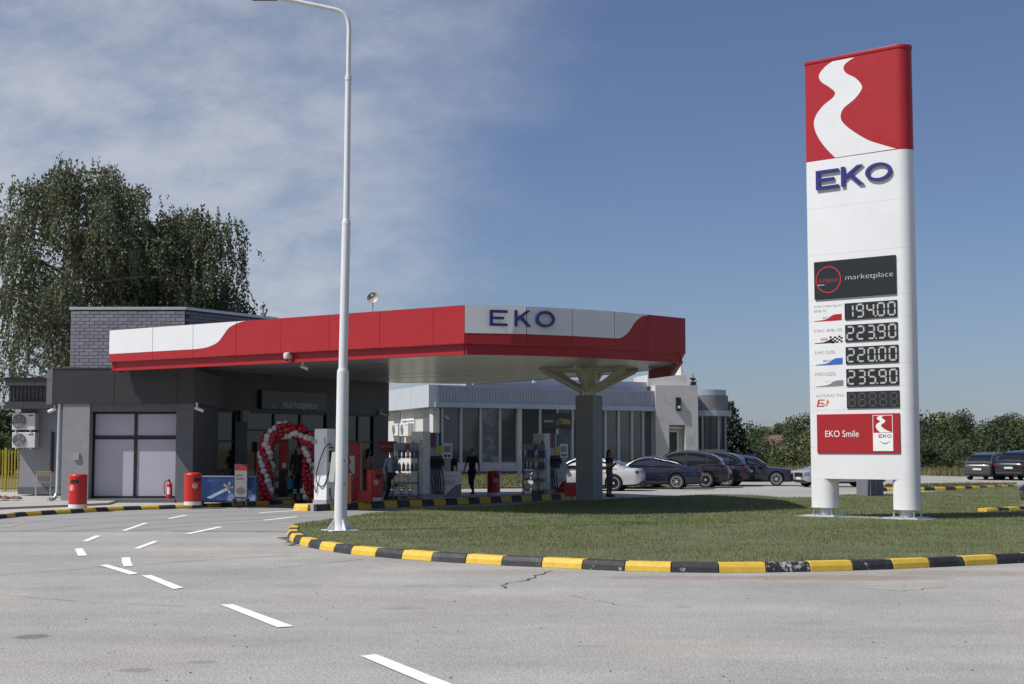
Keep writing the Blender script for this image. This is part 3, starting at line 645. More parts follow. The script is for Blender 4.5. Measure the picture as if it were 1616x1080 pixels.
# ================================================================== CANOPY
FB, FH, STB, SOF = 4.42, .965, 4.18, 4.46
def K(x, y): g = G(x, y, FB); return Vector((g.x, g.y))
A = K(172, 571.5); B = K(733, 541.9)
# rounded end, then the far side
E1 = [K(831, 543.6), K(903, 546.3), K(969.6, 549.6), K(1023, 553), K(1082, 557.4), Vector((5.35, 46.0)), Vector((4.8, 48.0))]
E2 = [Vector(p) for p in [(3.9, 50.6), (-1.6, 58.9), (-4.75, 58.0)]]
S0 = Vector((-10.76, 48.0)); S1 = Vector((-4.95, 57.2))
vS = (S1 - S0).normalized(); nS = Vector((vS.y, -vS.x))
E3 = [S1 - nS * .35 + vS * .3, S0 - nS * .35 - vS * .2, Vector((A.x - .05, 46.4))]
outline = [A, B] + E1 + E2 + E3
colb = G(930, 793.5); 
canopy = thing('petrol_canopy', 'red and white station canopy with rounded end on one grey column', 'canopy', colb)
cen_ = sum(outline, Vector((0, 0))) / len(outline); soff_poly = [tuple(cen_ + (p - cen_) * (1 - .16 / (p - cen_).length)) for p in outline]
# soffit planks run along the long side
uA = (B - A).normalized(); nA = Vector((-uA.y, uA.x))        # nA points away from the viewer
ds = [(Vector(p) - A).dot(nA) for p in soff_poly]; lo, hi = min(ds), max(ds); step = .62; i = 0; d0 = lo
while d0 < hi:
    d1 = d0 + step
    c = clip(soff_poly, lambda p: (Vector(p) - A).dot(nA) - d0 - .004); c = clip(c, lambda p: d1 - .004 - (Vector(p) - A).dot(nA)) if len(c) > 2 else c
    if len(c) > 2:
        dz = random.uniform(-.004, .004); MB().prism(c, SOF + dz, SOF + .03 + dz).build('soffit_panel', alum, canopy)
    d0 = d1; i += 1
cen = sum(outline, Vector((0, 0))) / len(outline)
MB().prism([tuple(cen + (p - cen) * (1 - .3 / (p - cen).length)) for p in outline], SOF + .06, SOF + .5).build('roof_deck', dgrey2, canopy)
def fascia(P, Q, t_seams, whites, rise0=0, rise1=0):
    pl = VPl(P, Q)
    ts = [0] + t_seams + [pl.len]
    for a, b in zip(ts[:-1], ts[1:]):
        pan = MB().rect(pl, a + .006, b - .006, FB, FB + FH, -.10, .0).build('fascia_panel', red, canopy)
        for w in whites:
            c = clip(clip(w, lambda p: p[0] - a - .008), lambda p: b - .008 - p[0])
            c = [p for i, p in enumerate(c) if abs(p[0] - c[i - 1][0]) + abs(p[1] - c[i - 1][1]) > 1e-5]
            if len(c) > 2: MB().onplane(pl, c, .001, .006).build('white_band', white, pan)
        MB().rect(pl, a, b, STB, FB - .002, -.2, -.12).build('lower_strip', red, canopy)
        MB().rect(pl, a, b, STB - .035, STB - .002, -.2, -.085).build('edge_trim', red, canopy)
    return pl
plA = VPl(A, B)
ft = lambda x, y: plA.tz(x, y)
qc2 = lambda x, y: (150 + x / 3.232, 450 + y / 3.232)
sA = [ft(x, 540)[0] for x in (241, 304.7, 372.8, 443.3, 519.1, 599, 683.4)]
zw = FB + FH * .25
t1_ = sA[1]
S_ = catmull([(t1_ + .15, zw), (t1_ + .62, zw + .04), (t1_ + 1.02, zw + .16), (t1_ + 1.25, zw + .36), (t1_ + 1.48, zw + .56), (t1_ + 1.85, zw + .68), (t1_ + 2.15, zw + .722)], 6)
wA = [(0, FB + FH - .004), (0, zw)] + S_ + [(t1_ + 2.15, FB + FH - .004)]
fascia(A, B, sA, [wA])
# end facets
prev = B; zw2 = FB + FH * .27
for i, q in enumerate(E1):
    ln = (q - prev).length
    if i < 3: w = [[(0, zw2), (ln, zw2 - .0), (ln, FB + FH - .004), (0, FB + FH - .004)]]
    elif i == 3:
        s2 = catmull([(0, zw2), (ln * .2, zw2 + .03), (ln * .42, zw2 + .2), (ln * .6, zw2 + .46), (ln * .8, zw2 + .63), (ln, zw2 + .685)], 6)
        w = [s2 + [(ln, FB + FH - .004), (0, FB + FH - .004)]]
    else: w = []
    fascia(prev, q, [], w); prev = q
for q in E2[:2]:
    pl_ = VPl(prev, q); MB().rect(pl_, .01, pl_.len - .01, SOF - .02, FB + FH, -.08, 0).build('fascia_panel', white_dirty, canopy); prev = q
# left end: short return up to the shop front
fascia(Vector((A.x, 44.22)), A, [], [[(0, zw), (.95, zw), (.95, FB + FH - .004), (0, FB + FH - .004)]])
# big letters on the end
plB = VPl(B, E1[1])
q3 = lambda x, y: (650 + x / 3.232, 450 + y / 3.232)
bx(plB, q3(385, 211), q3(474, 133), 'E', .16, .22, navy, canopy); bx(plB, q3(511, 214), q3(594, 135), 'K', .16, .22, navy, canopy); bx(plB, q3(619, 218), q3(715, 138), 'O', .16, .22, navy, canopy)
mb = MB()
for a in (430, 530, 560, 640, 690):
    t_, z_ = plB.tz(*q3(a, 175))
    p_ = plB.pt(t_, z_, 0); mb.tube([plB.pt(t_, z_, -.05), plB.pt(t_, z_, .16)], .012, 6)
mb.build('letter_stud', steel, canopy)
# column: grey clad post, steel head with spreading struts
crz = R(-32)
mb = MB(); mb.box(colb + Vector((0, 0, 1.775)), (.66, .66, 3.55), crz); mb.build('column', colgrey, canopy, bevel=.012)
mb = MB(); mb.box(colb + Vector((0, 0, .03)), (.72, .72, .06), crz); mb.build('column_foot', kerbside, canopy)
mb = MB(); mb.lathe([(.33, 3.53), (.31, 3.7), (.29, 4.2), (.30, 4.44)], 8, colb); mb.build('column_head', beige, canopy, smooth=25)
for i in range(6):
    a = i * math.pi / 3 + R(12); d = Vector((math.cos(a), math.sin(a), 0))
    mb = MB(); mb.tube([colb + d * .25 + Vector((0, 0, 3.72)), colb + d * 1.6 + Vector((0, 0, 4.40))], .10, 8); mb.build('strut', beige, canopy, smooth=40)
    mb = MB(); mb.tube([colb + d * .2 + Vector((0, 0, 4.41)), colb + d * 1.7 + Vector((0, 0, 4.41))], .06, 6); mb.build('beam', beige, canopy)
mb = MB(); n = 16
for i in range(n):
    a0, a1 = 2 * math.pi * i / n, 2 * math.pi * (i + 1) / n; mb.tube([colb + Vector((math.cos(a0) * 1.2, math.sin(a0) * 1.2, 4.40)), colb + Vector((math.cos(a1) * 1.2, math.sin(a1) * 1.2, 4.40))], .028, 6)
mb.build('ring_beam', beige, canopy)
# cameras under and on the canopy
def camera_unit(loc, label, yaw, dome=False):
    t = thing('security_camera', label, 'camera', loc, yaw)
    if dome:
        mb = MB(); mb.lathe([(.02, .12), (.09, .1), (.1, 0), (.08, -.06), (.03, -.1)], 16, (0, -.1, 0)); mb.build('housing', white, t, False, smooth=50)
        mb = MB(); mb.lathe([(.01, -.12), (.06, -.10), (.075, -.06), (.07, -.05)], 14, (0, -.1, 0)); mb.build('lens', black, t, False, smooth=50)
        mb = MB(); mb.box((0, 0, .02), (.08, .12, .1)); mb.build('bracket', white, t, False)
    else:
        mb = MB(); mb.tube([(0, 0, .12), (0, 0, .02)], .03, 10); mb.lathe([(.06, .12), (.06, .14)], 12); mb.build('bracket', white, t, False)
        M = Matrix.Rotation(R(20), 3, 'Y'); mb = MB(); mb.tube([M @ Vector((-.05, 0, -.03)), M @ Vector((.26, 0, -.03))], .05, 12); mb.build('housing', white, t, False, smooth=50)
        mb = MB(); mb.tube([M @ Vector((.255, 0, -.03)), M @ Vector((.27, 0, -.03))], .04, 12); mb.build('lens', black, t, False)
    return t
tq, zq = ft(454.5, 563); pq = plA.pt(tq, FB - .12, -.06)
camera_unit(pq, 'round white dome camera on the red canopy edge strip', math.atan2(uA.y, uA.x), True)
g = G(478, 577, SOF - .13); camera_unit((g.x, g.y, SOF - .14), 'white bullet camera hanging from the soffit behind the canopy edge', R(-30))
# satellite dish on the canopy roof
g = at(588, 492, 50.0); dish = thing('satellite_dish', 'small pale satellite dish on a thin mast above the red canopy', 'satellite dish', (g.x, 50.0, SOF + .5))
zc_ = at(588, 470, 50).z - (SOF + .5)
mb = MB(); mb.tube([(0, .05, 0), (0, .05, zc_ - .1)], .02, 8); mb.build('mast', steel, dish, False)
M = Matrix.Rotation(R(78), 3, 'X'); mb = MB(); mb.lathe([(.0, -.10), (.08, -.095), (.16, -.07), (.2, -.03), (.215, .0), (.205, .005), (.14, -.05), (.05, -.075), (.0, -.08)], 20, (0, 0, zc_), M)
mb.build('reflector', mat('dish_grey', (.42, .38, .35), .5), dish, False, smooth=50)
mb = MB(); mb.tube([M @ Vector((0, -.2, 0)) + Vector((0, 0, zc_)), M @ Vector((0, 0, .25)) + Vector((0, 0, zc_))], .01, 6); mb.lathe([(.03, .22), (.03, .3)], 8, (0, 0, zc_), M); mb.build('feed_arm', white, dish, False)
# ================================================================== SHOP BUILDING
YF = 44.4
FP = VPl((-20, YF), (0, YF)); fz = FP.tz
shop = thing('shop_building', 'charcoal clad station shop with lavender filmed window and brick upper block', 'building', (-12, 48, .112))
ZP = .112
def prec(pl, x0, y0, x1, y1, o0, o1, name, m, par, z0=None, z1=None, **k):
    """rectangle given by photograph corners (left, top, right, bottom) on an upright plane"""
    ta, zb_ = pl.tz(x0, y1); tb, _ = pl.tz(x1, y1); _, zt_ = pl.tz(x0, y0)
    if z0 is not None: zb_ = z0
    if z1 is not None: zt_ = z1
    mb = MB(); mb.rect(pl, ta, tb, zb_, zt_, o0, o1); return mb.build(name, m, par, **k)
bz0 = fz(150, 637.5)[1]; bz1 = fz(150, 582)[1]
tL, tR = fz(98, 700)[0], fz(304.5, 700)[0]; tw0, tw1 = fz(140.5, 700)[0], fz(277.5, 700)[0]; wz0, wz1 = fz(200, 787.5)[1], fz(200, 649.5)[1]
RC = -.40
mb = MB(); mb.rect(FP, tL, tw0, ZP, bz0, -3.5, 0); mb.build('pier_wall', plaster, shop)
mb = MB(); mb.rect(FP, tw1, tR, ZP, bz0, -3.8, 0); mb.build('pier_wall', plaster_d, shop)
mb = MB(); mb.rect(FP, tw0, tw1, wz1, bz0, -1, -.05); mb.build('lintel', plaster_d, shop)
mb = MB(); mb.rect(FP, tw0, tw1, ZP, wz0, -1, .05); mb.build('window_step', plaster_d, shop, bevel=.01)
mb = MB(); mb.rect(FP, tw0, tw1, wz0, wz1, -1, RC - .06); mb.build('window_backing', dgrey2, shop)
win = None
tm = fz(209, 700)[0]; zm = fz(200, 690.5)[1]; fw = .075
mb = MB()
for a in ((tw0 + .002, tw0 + fw, wz0, wz1), (tw1 - fw, tw1 - .002, wz0, wz1), (tm - .05, tm + .05, wz0, wz1)): mb.rect(FP, *a, RC - .05, RC + .03)
for a in ((wz0, wz0 + fw), (wz1 - fw, wz1), (zm - .06, zm + .06)):
    mb.rect(FP, tw0 + fw, tm - .05, *a, RC - .05, RC + .027); mb.rect(FP, tm + .05, tw1 - fw, *a, RC - .05, RC + .027)
win = mb.build('window_frame', mat('black_window_frame', (.014, .014, .015), .4), shop)
for a in ((tw0 + fw, tm - .05), (tm + .05, tw1 - fw)):
    for b in ((wz0 + fw, zm - .06), (zm + .06, wz1 - fw)):
        mb = MB(); mb.rect(FP, *a, *b, RC - .05, RC); mb.build('pane', film, win)
# cladding band, panel by panel, with a canted left end
tb0 = fz(83, 610)[0]; ts_ = [tb0, fz(181, 610)[0], fz(281, 610)[0], tR + .02]
for a, b in zip(ts_[:-1], ts_[1:]):
    mb = MB(); mb.rect(FP, a + .006, b - .006, bz0, bz1, -.12, .03); mb.build('cladding_panel', darkgrey, shop)
c0 = FP.pt(tb0, 0, .03); c1 = c0 + Vector((-.55, 1.15, 0)); PC = VPl((c1.x, c1.y), (c0.x, c0.y))
for z0_, z1_ in ((bz0, bz0 + .78), (bz0 + .79, bz1)): mb = MB(); mb.rect(PC, 0, PC.len - .006, z0_, z1_, -.1, 0); mb.build('cladding_panel', dgrey2, shop)
mb = MB(); mb.prism([(c1.x + .12, c1.y), (c0.x + .1, c0.y + .12), (FP.pt(tR, 0).x, YF + .1), (FP.pt(tR, 0).x, 50), (c1.x + .12, 50)], bz0 - .02, bz1 - .03); mb.build('roof_slab', dgrey2, shop)
mb = MB(); q = FP.pt(tb0, 0, .19); mb.rect(FP, tb0 - .0, tR + .02, bz1, bz1 + .035, -.13, .05); mb.build('coping', dgrey2, shop)
# terracotta tile edge at the foot of the brick block
mb = MB(); mb.rect(FP, fz(95, 580)[0], fz(112, 580)[0], bz1 + .036, bz1 + .08, -1.2, -.3); mb.build('roof_tile_edge', mat('terracotta', (.36, .16, .09), .8), shop)
# switch box, pier details, pipe
prec(FP, 116.5, 715, 125.5, 726.5, 0, .05, 'meter_box', concrete, shop, bevel=.008)
dp = [FP.pt(fz(99.8, 640)[0], 0, .06)]; x_ = dp[0].x - .12
mb = MB(); mb.tube([(x_, YF + .05, bz0), (x_ - .02, YF + .05, .45), (x_ - .06, YF - .05, .25), (x_ - .2, YF - .25, .2)], .06, 12); mb.build('drainpipe', steel, shop, smooth=50)
# storefront plane
GP = VPl(S0, S1); gz = GP.tz
mb = MB(); mb.rect(GP, -.1, GP.len, 3.12, SOF - .012, -.3, 0); mb.build('storefront_band', shopdark, shop)
mb = MB(); mb.prism([tuple(S0 - nS * .95 - vS * .1), tuple(S1 - nS * .95), (-10.5, 63), (-17.3, 57.5), (-13.8, 48.3), (-11.2, 48.3)], ZP, 4.2); mb.build('shop_body', shopdark, shop)
bays = [(305.5, 372, 'w'), (391, 516, 'd'), (544, 590, 'w')]
edges = [gz(x, 690)[0] for x in (304, 305.5, 372, 391, 516, 544, 590, 613)]
for a, b in ((2, 3), (4, 5), (6, 7)):
    mb = MB(); mb.rect(GP, edges[a] if a else -.1, edges[b] if b != 7 else GP.len, ZP, 3.12, -.9, -.02); mb.build('storefront_pier', shopdark, shop)
mb = MB(); mb.rect(GP, GP.len - .25, GP.len, ZP, SOF - .015, -6, -.92); mb.build('end_wall', shopdark, shop)
for k, (x0, x1, kd) in enumerate(bays):
    a, b = gz(x0, 690)[0], gz(x1, 690)[0]
    nb = 2 if kd == 'w' else 3
    fr = MB(); cuts = [a + (b - a) * i / nb for i in range(nb + 1)]
    for c in cuts: fr.rect(GP, c - .04, c + .04, ZP, 3.118, -.16, -.06)
    rails = [ZP + .04, 1.05, 2.05, 3.08] if kd == 'w' else [ZP + .04, 2.45, 3.08]
    for c0_, c1_ in zip(cuts[:-1], cuts[1:]):
        for z in rails: fr.rect(GP, c0_ + .04, c1_ - .04, z - .035, z + .035, -.158, -.062)
    f = fr.build('glazing_frame', MATS['black_window_frame'], shop)
    for c0_, c1_ in zip(cuts[:-1], cuts[1:]):
        for z0_, z1_ in zip(rails[:-1], rails[1:]):
            low = (kd == 'w' and z0_ < .5)
            mb = MB(); mb.rect(GP, c0_ + .04, c1_ - .04, z0_ + .035, z1_ - .035, -.13, -.11); mb.build('pane', mat('grey_kick_panel', (.035, .035, .037), .4) if low else glass, f)
# marketplace board
mb = MB(); t0, t1 = gz(409, 640)[0], gz(511, 640)[0]; mb.rect(GP, t0, t1, 3.20, 3.88, .005, .12); sb = mb.build('shop_sign', panel_black, shop, bevel=.01)
t0, z0 = gz(443, 647.5); t1, z1 = gz(496.5, 634)
text_rect(GP, 'marketplace', t0, z0, t1, z1, .124, 'lettering', txw, sb, thin=.008)
t0, z0 = gz(425, 643.8); t1, z1 = gz(431, 642.2); text_rect(GP, 'EKO', t0, z0, t1, z1, .124, 'lettering', txw, sb)
for x, y in ((384, 657),): 
    t_, z_ = gz(x, y); mb = MB(); mb.rect(GP, t_ - .18, t_ + .18, z_ - .2, z_ + .2, 0, .14); mb.build('wall_box', mat('grey_box', (.3, .3, .3), .6), shop, bevel=.02)
p = at(304, 643, 44.2); camera_unit((p.x + .1, 44.35, p.z), 'white bullet camera on the corner beside the lavender window', R(-10))
t_, z_ = gz(598, 652); p = GP.pt(t_, z_, .1); camera_unit(p, 'small white camera at the far end of the shop front', R(20))
p = at(80, 643.5, 44.6); camera_unit((p.x, 45.0, p.z), 'white camera under the canted end of the cladding band', R(160))
# ---- brick upper block
YB = 50.2
b0 = at(112.5, 487, YB); b1 = at(292.5, 488, YB); BT = b0.z
BP = VPl((b0.x, YB), (b1.x, YB)); bw = BP.len
bs = Vector((b1.x + 2.6, YB + 4.0)); BP2 = VPl((b1.x, YB), tuple(bs))
mortar = mat('dark_mortar', (.10, .10, .11), .9)
mb = MB(); mb.prism([(b0.x + .02, YB + .02), (b1.x - .02, YB + .02), (bs.x - .03, bs.y), (bs.x - 3, bs.y + 3), (b0.x + .02, bs.y + 3)], 4.0, BT - .02); core_b = mb.build('brick_block', mortar, shop)
brick_m = mat('grey_brick', (.23, .23, .26), .75, var=.08, scale=9, orand=.14, bump=.2, bscale=60)
ch, bl_ = .121, .335; bme = None
nrow = int((BT - 4.32) / ch)
def brick_mesh(w): 
    mb = MB(); mb.box((0, 0, 0), (w - .014, .06, ch - .016)); return mb.mesh('brick', brick_m, bevel=.004, seg=1)
full = brick_mesh(bl_); half = brick_mesh(bl_ / 2)
ncol = int(bw / bl_); sc_ = bw / (ncol * bl_)
M0 = MW[shop.name].inverted()
for r in range(nrow):
    z = BT - .1 - ch * (r + .5); x = 0; offs = (r % 2)
    items = []
    if offs: items.append((bl_ / 4, half))
    x = bl_ / 2 if offs else 0
    while x + bl_ <= ncol * bl_ + 1e-6: items.append((x + bl_ / 2, full)); x += bl_
    if ncol * bl_ - x > .1: items.append((x + bl_ / 4, half))
    for xc, me in items:
        p = BP.pt(xc * sc_, z, .012)
        sx = (p.x / p.y * F) + CX; sy = CY - F * math.tan(math.atan2(p.z - CAMH, p.y) - PITCH)
        # bricks wholly behind the canopy fascia cannot be seen
        if sx > 182 and sy > 525.8 - .0816 * (sx - 172) + 14: continue
        o = link('brick', me, core_b); o.location = M0 @ (p + Vector((0, random.uniform(-.004, .004), 0)))
# receding side of the block
mb = MB()
for r in range(nrow):
    z = BT - .1 - ch * (r + .5); x = .17 if r % 2 else 0
    while x < BP2.len - .34: mb.rect(BP2, x + .007, x + bl_ - .007, z - ch / 2 + .008, z + ch / 2 - .008, -.03, .03); x += bl_
o = mb.build('side_bricks', brick_m, core_b); o['kind'] = 'stuff'
mb = MB(); mb.prism([(b0.x - .06, YB - .06), (b1.x + .04, YB - .06), (bs.x + .05, bs.y), (bs.x - 3, bs.y + 3.1), (b0.x - .06, bs.y + 3.1)], BT - .05, BT + .05); mb.build('block_coping', steel, shop)
mb = MB(); mb.tube([(bs.x - .3, bs.y - .4, BT - .2), (bs.x + 1.6, bs.y - .1, BT - .38)], .05, 6); mb.build('roof_rail', black, shop)
# ---- side wing with louvred screen
YW = 51.0; WP = VPl((-22, YW), (0, YW)); wz = WP.tz
mb = MB(); mb.rect(WP, wz(31.5, 700)[0], wz(100, 700)[0], .16, wz(50, 646)[1], -4, 0); mb.build('wing_wall', plaster, shop)
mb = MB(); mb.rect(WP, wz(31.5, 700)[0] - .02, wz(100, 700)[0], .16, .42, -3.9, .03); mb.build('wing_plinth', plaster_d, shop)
def wrec(x0, y0, x1, y1, o0, o1, name, m, **k): return prec(WP, x0, y0, x1, y1, o0, o1, name, m, shop, **k)
wrec(17.5, 599, 64, 610, -1.5, .62, 'wing_cladding', dgrey2); wrec(64.4, 599, 97, 610, -1.5, .62, 'wing_cladding', dgrey2)
wrec(17.5, 635, 46, 646, -1.5, .62, 'wing_cladding', dgrey2); wrec(46.4, 635, 97, 646, -1.5, .62, 'wing_cladding', dgrey2)
wrec(20, 610, 97, 635, -1.3, .4, 'louvre_back', mat('louvre_grey', (.075, .072, .078), .55))
for i in range(9):
    x = 23 + i * 6.1; wrec(x, 610.2, x + 1.1, 634.8, .4, .43, 'louvre_slat', black)
wrec(16.5, 597.5, 97, 599, -1.5, .66, 'wing_coping', black)
wrec(80, 682, 84.5, 745, 0, .06, 'side_door', black)
def ac_unit(pl, x0, y0, x1, y1, o0, dpt, label, par=None, group=None):
    ta, zb_ = pl.tz(x0, y1); tb, zt_ = pl.tz(x1, y0); tb = pl.tz(x1, y1)[0]
    base = pl.pt((ta + tb) / 2, zb_, o0); w = tb - ta; h = zt_ - zb_
    t = thing('air_conditioner', label, 'air conditioner', base, math.atan2(pl.d.y, pl.d.x), group)
    mb = MB(); mb.box((0, -dpt / 2, h / 2), (w, dpt, h)); mb.build('casing', mat('ac_white', (.66, .65, .62), .5, var=.04), t, False, bevel=.015)
    M = Matrix.Rotation(R(90), 3, 'X'); r = h * .42; c = (-w * .19, -dpt - .004, h / 2)
    mb = MB(); mb.lathe([(r, 0), (r, .012), (r * .95, .015)], 28, c, M); mb.build('fan_grille', mat('fan_grey', (.16, .16, .165), .5), t, False)
    g_ = MB()
    for k in range(5):
        rr = r * (.25 + .18 * k); n = 24
        g_.tube([(c[0] + rr * math.cos(2 * math.pi * i / n), c[1] - .025, c[2] + rr * math.sin(2 * math.pi * i / n)) for i in range(n + 1)], .006, 4, caps=False)
    for k in range(5):
        a = k * 2 * math.pi / 5; g_.add([Vector(c) + Vector((0, -.018, 0)), Vector(c) + Vector((math.cos(a) * r * .85, -.018, math.sin(a) * r * .85)), Vector(c) + Vector((math.cos(a + .7) * r * .85, -.02, math.sin(a + .7) * r * .85))], [(0, 1, 2)])
    g_.build('fan', mat('fan_blade', (.30, .30, .30), .5), t, False)
    mb = MB(); mb.box((w * .32, -dpt - .002, h * .85), (w * .22, .006, h * .07)); mb.build('name_plate', mat('plate_blue', (.05, .07, .25), .4), t, False)
    for s in (-1, 1): mb = MB(); mb.box((s * w * .32, -dpt / 2, -.03), (.05, dpt + .05, .06)); mb.build('bracket', steel, t, False)
    return t
ac_unit(WP, 25.5, 652.5, 61.5, 679, .02, .42, 'upper of two air conditioners on the wing wall under the louvres')
ac_unit(WP, 25.5, 682.5, 61.5, 707, .02, .42, 'lower of two air conditioners on the wing wall, above the chair')
# chair frame by the wing wall
g = G(68, 783, .17); chair = thing('stacking_chair', 'metal framed chair with wooden back against the wing wall', 'chair', g, R(15))
fm = steel
for sx in (-.24, .24):
    mb = MB(); mb.tube([(sx, -.22, 0), (sx, -.2, .45)], .014, 8); mb.build('leg', fm, chair, False)
    mb = MB(); mb.tube([(sx, .24, 0), (sx, .2, .45), (sx, .26, .84)], .014, 8); mb.build('leg', fm, chair, False)
    mb = MB(); mb.tube([(sx, -.21, .2), (sx, .22, .2)], .01, 6); mb.build('stretcher', fm, chair, False)
wood = mat('pale_wood', (.42, .30, .18), .6, var=.15, scale=14)
mb = MB(); mb.box((0, 0, .46), (.5, .46, .03)); mb.build('seat', mat('seat_grey', (.2, .2, .2), .7), chair, False, bevel=.01)
mb = MB(); mb.box((0, .245, .75), (.5, .03, .18)); mb.build('backrest', wood, chair, False, bevel=.01)
# yellow railing at the far left
g0 = Vector((-22.5, 56.0, 0)); fence = thing('yellow_railing', 'yellow metal bar fence beyond the shop wing', 'fence', g0)
yel = mat('yellow_metal_paint', (.34, .27, .025), .5, var=.1)
xa, xb = at(-40, 745, 56).x, at(33, 745, 56).x; z0_, z1_ = .0, at(10, 710, 56).z
n_ = 16
for i in range(n_):
    x = xa + (xb - xa) * i / (n_ - 1); mb = MB(); w = .045 if i % 5 == 0 else .022; mb.box((x, 56, z1_ / 2 + (.04 if w > .03 else 0)), (w * 2, w * 2, z1_ + (.08 if w > .03 else 0))); mb.build('post' if w > .03 else 'bar', yel, fence)
for z in (.22, z1_ - .1): mb = MB(); mb.box(((xa + xb) / 2, 56.03, z), (xb - xa, .03, .05)); mb.build('rail', yel, fence)

# ================================================================== GLASS SHOWROOM BEYOND THE PUMPS
C0 = at(682, 710, 98); D0 = at(1033, 710, 108.5); RP = VPl((C0.x, C0.y), (D0.x, D0.y)); rzq = RP.tz
L0 = at(606, 710, 110); LP = VPl((L0.x, L0.y), (C0.x, C0.y)); lzq = LP.tz
show = thing('glass_showroom', 'long low showroom with ribbed blue grey fascia and tall windows', 'building', (C0.x, C0.y, 0))
bluem = mat('blue_grey_sheet_metal', (.36, .385, .46), .45, .1, var=.06, scale=1.2)
bluel = mat('blue_grey_trim', (.42, .45, .53), .45, .1, var=.06, scale=1.2, orand=.06)
offw = mat('off_white_render', (.56, .55, .53), .8, var=.08, scale=.8, c2=(.40, .39, .37), c2lo=.58, c2hi=.8, c2scale=.5)
mullm = mat('white_mullion', (.46, .47, .49), .5)
zf1 = rzq(690, 608)[1]; zf0 = rzq(690, 635)[1]; zt0 = rzq(690, 643)[1]; zw0 = rzq(700, 730.5)[1]; ztop = zf1 + .72
body = [tuple(RP.pt(.4, 0, -.6)[:2]), tuple(RP.pt(RP.len, 0, -.6)[:2]), tuple(RP.pt(RP.len, 0, -14)[:2]), (L0.x + 1, L0.y + 14), tuple(LP.pt(.0, 0, -.6)[:2])]
mb = MB(); mb.prism(body, 0, zf1 - .1); mb.build('showroom_body', mat('dim_interior', (.05, .055, .06), .9), show)
# fascia: ribs on the long face, plain panels on the sunny face, trims below
mb = MB(); t = 0
while t < RP.len:
    mb.onplane(RP, [(t, zf0), (t + .17, zf0), (t + .17, zf1), (t, zf1)], -.3, .36); mb.onplane(RP, [(t + .17, zf0), (t + .235, zf0), (t + .235, zf1), (t + .17, zf1)], -.3, .33); t += .235
o = mb.build('fascia_ribs', bluem, show); o['kind'] = 'stuff'
n_ = 6
for i in range(n_):
    a, b = RP.len * i / n_, RP.len * (i + 1) / n_
    mb = MB(); mb.rect(RP, a + .006, b - .006, zt0, zf0 - .006, -.3, .45); mb.build('trim_panel', bluel, show)
    if i >= 1: mb = MB(); mb.rect(RP, a + .006, b - .006, zf1 + .006, ztop, -1.6, -.9); mb.build('parapet_panel', bluel, show)
for i in range(3):
    a, b = LP.len * i / 3, LP.len * (i + 1) / 3
    mb = MB(); mb.rect(LP, a + .01, b - .01 + (.35 if i == 2 else 0), zt0, zf1, -.3, .36); mb.build('fascia_panel', mat('pale_blue_sheet', (.50, .53, .58), .45, .1, var=.05, scale=1), show)
mb = MB(); mb.rect(LP, 0, LP.len, 0, zt0, -.5, -.2); mb.build('side_wall', offw, show)
# soffit strip behind trim
mb = MB(); mb.rect(RP, .1, RP.len, zt0 + .05, zt0 + .2, -.6, .3); mb.build('fascia_soffit', offw, show)
wx = [699, 729, 760, 790.5, 820, 854, 881, 905, 931, 957, 978, 999, 1016.6, 1032]
wt = [rzq(x, 690)[0] for x in wx]
frost = mat('whitewashed_glass', (.10, .11, .12), .12, c2=(.32, .34, .36), c2lo=.48, c2hi=.68, c2scale=1.1, spec=.7); pale = mat('curtained_glass', (.10, .125, .13), .05, spec=.75, var=.25, scale=1.2)
for a in wt:
    mb = MB(); mb.rect(RP, a - .09, a + .09, zw0 - .25, zt0 + .05, -.3, -.08); mb.build('mullion', mullm, show)
for i, (a, b) in enumerate(zip(wt[:-1], wt[1:])):
    m_ = frost if i == 2 else pale if i in (9, 10, 11, 12, 6) else glassg
    mb = MB(); mb.rect(RP, a + .09, b - .09, zw0, zt0 + .04, -.26, -.22); mb.build('window', m_, show)
    mb = MB(); mb.rect(RP, a + .09, b - .09, zw0 - .12, zw0, -.3, -.12); mb.build('sill', mullm, show)
# posts, wall foot
t0 = rzq(683.5, 690)[0]; mb = MB(); mb.rect(RP, t0, rzq(693.5, 690)[0], 0, zt0 + .04, -.5, .0); mb.build('corner_pillar', offw, show)
mb = MB(); mb.rect(RP, wt[0] - .09, RP.len, zw0 - .62, zw0 - .121, -.5, -.05); mb.build('wall_foot', offw, show)
mb = MB(); mb.rect(RP, wt[0] - .09, RP.len, 0, zw0 - .621, -.5, -.02); mb.build('plinth', plaster_d, show)
t0 = rzq(816.5, 690)[0]; mb = MB(); mb.rect(RP, t0, t0 + .35, 0, zt0 + .04, -.3, .06); mb.build('pillar', offw, show)
# sunny side: dark panes for small windows and painted pillar shade
for x0, x1 in ((618, 628), (664, 676)):
    mb = MB(); mb.rect(LP, lzq(x0, 690)[0], lzq(x1, 690)[0], zw0 + .2, zt0 - .1, -.2, -.16); mb.build('window', glassg, show)
